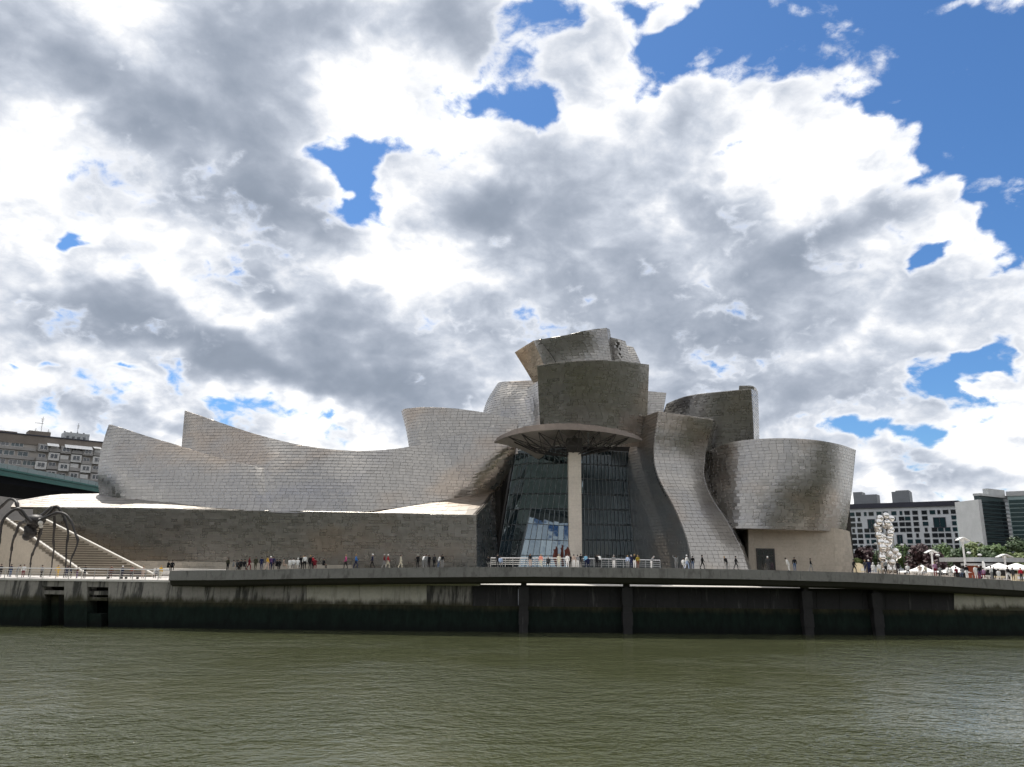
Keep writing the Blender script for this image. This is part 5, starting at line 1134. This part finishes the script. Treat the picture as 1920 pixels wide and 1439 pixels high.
PEOPLE = [
 # px, depth behind the edge (m), pose, top, lower, hair/hat, facing (deg), label     -- plaza
 ('p', 3, 5, S, 'darkgrey', 'black', 'dark', 20, 'person in dark grey at the left picture edge behind the railing'), ('p', 22, 6, S, 'navy', 'denim', 'dark', 160, 'person in navy top and denim at the spider\'s second leg'),
 ('p', 34, 7, B_, 'grey', 'grey', 'dark', 90, 'person in grey bending between two spider legs'), ('p', 46, 3.4, S, 'white', 'darkred', 'dark', 30, 'person in white top and dark red trousers near the railing'),
 ('p', 80, 4.5, W, 'grey', 'black', 'dark', 70, 'person in grey shirt striding between the spider legs'), ('p', 110, 6, S, 'yellow', 'yellow', 'fair', 40, 'person all in yellow left of the navy pair'),
 ('p', 127, 3.6, S, 'navy', 'navy', 'dark', 10, 'person in navy, left of a close pair by the spider\'s right legs'), ('p', 136, 3.8, B_, 'navy', 'black', 'dark', -70, 'person in navy leaning over, right of a close pair by the spider\'s right legs'),
 ('p', 147, 2.2, S, 'brown', 'purple', 'dark', -40, 'person in brown top and purple trousers at the railing'), ('p', 161, 2.6, PH, 'black', 'darkgrey', 'dark', -20, 'person in black raising a camera at the railing'),
 ('p', 210, 5.5, S, 'brown', 'brown', 'dark', 0, 'person in brown behind the dark benches'), ('p', 231, 4.2, S, 'navy', 'navy', 'white', 180, 'person in navy with white hat between the benches'), ('p', 249, 4.6, S, 'rust', 'darkgrey', 'dark', 30, 'person in rust-red jacket behind the right bench'),
 ('p', 270, 6, S, 'beige', 'beige', 'fair', 0, 'person in beige at the foot of the right parapet'), ('p', 295, 7, T, 'grey', 'darkgrey', 'dark', 10, 'person in grey seated at the foot of the stairs'), ('p', 303, 7, S, 'yellow', 'cream', 'fair', 0, 'person in yellow top at the foot of the stairs'),
 # walkway
 ('w', 315, .5, T, 'black', 'black', 'dark', 150, 'person in black seated at the left end of the walkway, left of two'), ('w', 323, .5, T, 'black', 'black', 'dark', 200, 'person in black seated at the left end of the walkway, right of two'),
 ('w', 427, .6, S, 'olive', 'black', 'dark', 170, 'person in olive jacket standing alone at the left of the crowd'), ('w', 437, .5, T, 'grey', 'grey', 'dark', 90, 'person in grey seated next to the olive jacket'), ('w', 445, .5, T, 'darkgrey', 'black', 'dark', 160, 'person in dark grey seated second from the olive jacket'),
 ('w', 452, .5, T, 'black', 'black', 'dark', 200, 'person in black seated left of the dark red coat, farther one'), ('w', 458, .5, T, 'black', 'darkgrey', 'dark', 150, 'person in black seated left of the dark red coat, nearer one'), ('w', 467, 1.2, W, 'darkred', 'darkred', 'dark', 110, 'person in long dark red coat walking through the seated crowd'),
 ('w', 479, .8, S, 'olive', 'olive', 'dark', 180, 'person in dark olive jacket right of the dark red coat'), ('w', 490, 1.6, S, 'navy', 'navy', 'dark', 170, 'person in navy jacket left of the yellow jacket'), ('w', 501, 1.8, W, 'yellow', 'beige', 'dark', 100, 'person in orange-yellow jacket in the crowd'),
 ('w', 507, 2.1, S, 'purple', 'navy', 'white', 180, 'person in purple with white hat beside the yellow jacket'), ('w', 512, 2.4, S, 'navy', 'black', 'dark', 200, 'person in navy right of the white hat'), ('w', 518, .5, T, 'black', 'black', 'dark', 130, 'person in black seated right of the yellow jacket, left of two'),
 ('w', 524, .5, T, 'black', 'darkgrey', 'dark', 220, 'person in black seated right of the yellow jacket, right of two'), ('w', 531, .5, T, 'beige', 'beige', 'dark', 100, 'person in beige reclining on the walk edge'), ('w', 543, .6, T, 'white', 'white', 'dark', 170, 'person in white seated with dark hair, left of three in white'),
 ('w', 550, .6, T, 'white', 'grey', 'dark', 200, 'person in white seated in the middle of three in white'), ('w', 558, .6, T, 'white', 'white', 'white', 180, 'person in white with white hat, right of three in white'), ('w', 563, .8, S, 'black', 'black', 'dark', 180, 'person in black behind the white-hatted sitter'),
 ('w', 568, 2.2, S, 'black', 'black', 'fair', 190, 'tall person in black jacket with bare pale head'), ('w', 571, .6, S, 'white', 'black', 'dark', 20, 'person in white top before the tall black jacket'), ('w', 581, .8, S, 'black', 'black', 'fair', 170, 'person in black left of the red jacket'),
 ('w', 586, 1.5, S, 'red', 'black', 'dark', 150, 'person in bright red jacket at the right end of the crowd'), ('w', 590, .5, T, 'darkred', 'darkred', 'dark', 200, 'person in dark red seated below the red jacket'), ('w', 606, .5, T, 'black', 'black', 'dark', 130, 'person in black seated alone right of the crowd'),
 ('w', 648, .8, W, 'pink', 'black', 'fair', -90, 'person in bright pink jacket walking alone'), ('w', 667, .9, W, 'blue', 'navy', 'fair', 90, 'person in bright blue jacket walking alone'), ('w', 698, 1.1, W, 'navy', 'black', 'white', -80, 'person in navy jacket with white cap striding alone'),
 ('w', 720, 1.0, W, 'darkred', 'grey', 'greyhair', 80, 'person in dark red with grey hair, left of a walking pair'), ('w', 727, 1.2, W, 'red', 'cream', 'white', 90, 'person in red with white hat, right of a walking pair'), ('w', 751, 1.2, W, 'cream', 'cream', 'dark', 100, 'person all in cream walking alone'),
 ('w', 783, .9, S, 'black', 'black', 'greyhair', 180, 'person in black with grey hair at the left of a group of seven'), ('w', 793, .8, B_, 'white', 'grey', 'dark', 160, 'person in white bending in the group of seven'), ('w', 799, .9, S, 'grey', 'grey', 'dark', 200, 'person in light grey in the group of seven'), ('w', 804, 1.0, S, 'black', 'black', 'dark', 170, 'person in black beside the light grey shirt'),
 ('w', 814, .8, S, 'darkgrey', 'black', 'dark', 160, 'person in dark grey left of the white bending sitter'), ('w', 822, 1.0, B_, 'white', 'denim', 'dark', 60, 'person in white bending deeply at the right of the group'), ('w', 829, 1.0, S, 'black', 'grey', 'dark', 190, 'person in black at the right end of the group of seven'),
 ('w', 915, .5, T, 'black', 'grey', 'dark', 150, 'person in black seated at the left end of the terrace railing'), ('w', 933, 4.5, S, 'black', 'black', 'dark', 180, 'person in black standing by the left end of the terrace railing'), ('w', 938, .5, T, 'lightblue', 'grey', 'dark', 170, 'person in light blue shirt seated on the walk edge'),
 ('w', 994, 6.5, S, 'black', 'beige', 'dark', 0, 'person in black top before the leaning glass bay'), ('w', 1014, 6.5, S, 'salmon', 'cream', 'fair', 20, 'person in salmon-orange top before the leaning glass bay'), ('w', 1028, .5, T, 'darkgrey', 'black', 'greyhair', 180, 'person in dark grey with grey hair seated on the walk edge'),
 ('w', 1048, 6.0, S, 'cream', 'cream', 'fair', 160, 'person in cream before the rusty sculpture'), ('w', 1064, 5, S, 'white', 'white', 'dark', 170, 'person in white at the foot of the column, leftmost'), ('w', 1069, 5.3, S, 'black', 'black', 'dark', 190, 'person in black beside the leftmost white one at the column'), ('w', 1076, 5, S, 'beige', 'white', 'dark', 170, 'person in beige with white trousers at the column'),
 ('w', 1083, 5.2, S, 'grey', 'white', 'dark', 180, 'person in grey with white trousers at the column'), ('w', 1089, 5.4, S, 'black', 'darkgrey', 'dark', 180, 'person in black at the right edge of the column'), ('w', 1099, 4.5, S, 'skyblue', 'navy', 'dark', 180, 'person in sky blue shirt right of the column'), ('w', 1103, .5, T, 'navy', 'navy', 'dark', 170, 'person in navy seated before the sky blue shirt'),
 ('w', 1119, .7, S, 'black', 'black', 'dark', 190, 'person in black, left of a pair right of the column'), ('w', 1125, .7, B_, 'white', 'darkgrey', 'dark', 200, 'person in white top bending, right of a pair right of the column'), ('w', 1151, 4, S, 'grey', 'white', 'greyhair', 150, 'person in grey with white shorts at the middle of the railing'), ('w', 1177, 6.5, S, 'lightblue', 'grey', 'fair', 170, 'person in light blue behind the railing'),
 ('w', 1184, 6.5, S, 'navy', 'navy', 'greyhair', 180, 'person in navy with grey hair behind the railing'), ('w', 1190, 3.8, S, 'black', 'white', 'fair', 170, 'person in black top and white trousers at the railing'), ('w', 1196, 2.4, S, 'mustard', 'brown', 'fair', 150, 'person in mustard jacket before the railing'), ('w', 1221, 4.2, B_, 'grey', 'white', 'greyhair', 90, 'person in grey leaning on the right end of the railing'),
 ('w', 1268, 1.0, WV, 'grey', 'grey', 'dark', 180, 'person in grey with one arm raised'), ('w', 1281, .8, T, 'white', 'white', 'dark', 150, 'person in white seated below the white-robed one'), ('w', 1288, 1.0, W, 'white', 'lightblue', 'white', 100, 'person in long white clothes and white hat'), ('w', 1299, 1.0, S, 'black', 'denim', 'dark', 170, 'person in black right of the white-robed one'),
 ('w', 1317, 1.0, W, 'black', 'black', 'dark', 80, 'person in black walking before the S-shaped tower, left of three'), ('w', 1363, .9, B_, 'black', 'grey', 'fair', -70, 'person in black stooping before the S-shaped tower'), ('w', 1380, .9, W, 'black', 'darkgrey', 'dark', 100, 'person in black walking right of the stooping one'), ('w', 1440, 1.4, S, 'darkgrey', 'darkgrey', 'white', 180, 'person in dark grey with white cap before the dark door'),
 ('w', 1479, .6, B_, 'white', 'white', 'dark', -80, 'person in white crouching before the stone base'), ('w', 1490, 1.2, S, 'black', 'denim', 'dark', 180, 'person in black beside the crouching white one'), ('w', 1520, .8, W, 'black', 'grey', 'dark', 70, 'person in black walking alone before the stone base'), ('w', 1601, 1.0, W, 'black', 'black', 'dark', 90, 'person in black at the right corner of the stone base'),
 ('w', 1622, 2.6, S, 'darkgrey', 'navy', 'fair', 180, 'person in dark grey right of the cream stall'), ('w', 1629, 3.0, S, 'navy', 'navy', 'white', 170, 'person in navy with white hat right of the cream stall'), ('w', 1637, 1.2, T, 'white', 'white', 'white', 150, 'person in white seated left of the ball tower'), ('w', 1648, 1.4, T, 'white', 'cream', 'greyhair', 170, 'person in white with grey hair seated under the ball tower'),
 ('w', 1660, 1.2, S, 'grey', 'black', 'dark', 180, 'person in grey standing under the ball tower'), ('w', 1683, 2.0, S, 'black', 'black', 'dark', 170, 'person in black under the right side of the ball tower'), ('w', 1701, 1.0, T, 'white', 'black', 'greyhair', 150, 'person in white shirt seated left of the tent'), ('w', 1724, 1.6, T, 'beige', 'white', 'dark', 170, 'person in beige seated before the left tent peak'),
 ('w', 1735, 1.6, T, 'cream', 'grey', 'dark', 190, 'person in cream seated right of the left tent peak'), ('w', 1752, 1.4, S, 'lilac', 'darkred', 'fair', 160, 'person in lilac standing between the tents'), ('w', 1761, 1.0, T, 'grey', 'grey', 'dark', 140, 'person in grey seated between the tents'), ('w', 1775, 1.0, T, 'white', 'white', 'dark', 120, 'person in white seated before the right tent, left of two'),
 ('w', 1783, 1.0, T, 'white', 'grey', 'dark', 200, 'person in white seated before the right tent, right of two'), ('w', 1792, 1.0, T, 'darkred', 'black', 'dark', 180, 'person in dark red seated before the right tent'), ('w', 1803, 1.0, T, 'grey', 'denim', 'dark', 170, 'person in grey seated at the foot of the tallest lamp'), ('w', 1811, 1.4, S, 'black', 'white', 'dark', 180, 'person in black with white trousers by the tallest lamp'),
 ('w', 1828, 1.2, S, 'white', 'white', 'fair', 170, 'person all in white before the red kiosk wall'), ('w', 1835, 1.0, S, 'black', 'purple', 'white', 180, 'person in black with white hat before the red kiosk wall'), ('w', 1842, 1.4, T, 'lilac', 'darkred', 'dark', 160, 'person in purple-pink seated right of the red kiosk wall'), ('w', 1857, 1.2, S, 'white', 'grey', 'dark', 190, 'person in white beside the folded parasol'),
 ('w', 1862, 1.6, S, 'black', 'black', 'white', 170, 'person in black with white hat below the left parasol'), ('w', 1870, 1.2, T, 'white', 'white', 'dark', 150, 'person in white seated below the left parasol'), ('w', 1888, .9, W, 'black', 'white', 'dark', 90, 'person in black with white trousers walking below the parasols'), ('w', 1897, 2.0, S, 'darkgrey', 'darkgrey', 'dark', 180, 'person in dark grey between the parasols'),
 ('w', 1912, 3.6, S, 'red', 'darkgrey', 'fair', 170, 'person in red behind the cream counter')]
random.seed(21)
for kind, px, dep, pose, top, low, hair, rot, lab in PEOPLE:
    rt = R(rot+random.uniform(-15, 15)); scl = random.uniform(.93, 1.02)
    if kind == 'p':
        Y = qy(px)+dep; p = G(px, Y, 5.905); person(px, 1060, Y, pose, top, low, hair, lab, 5.9, rt, scl)
        o = C.objects[-2] if False else None
    else:
        e = wk(px); Y = e.y+dep; zed = e.z-.02 if dep < 8.6 else e.z
        person(px, 1060, Y, pose, top, low, hair, lab, zed+(.02 if pose != T else (.12 if dep > .55 else .07)), rt, scl)
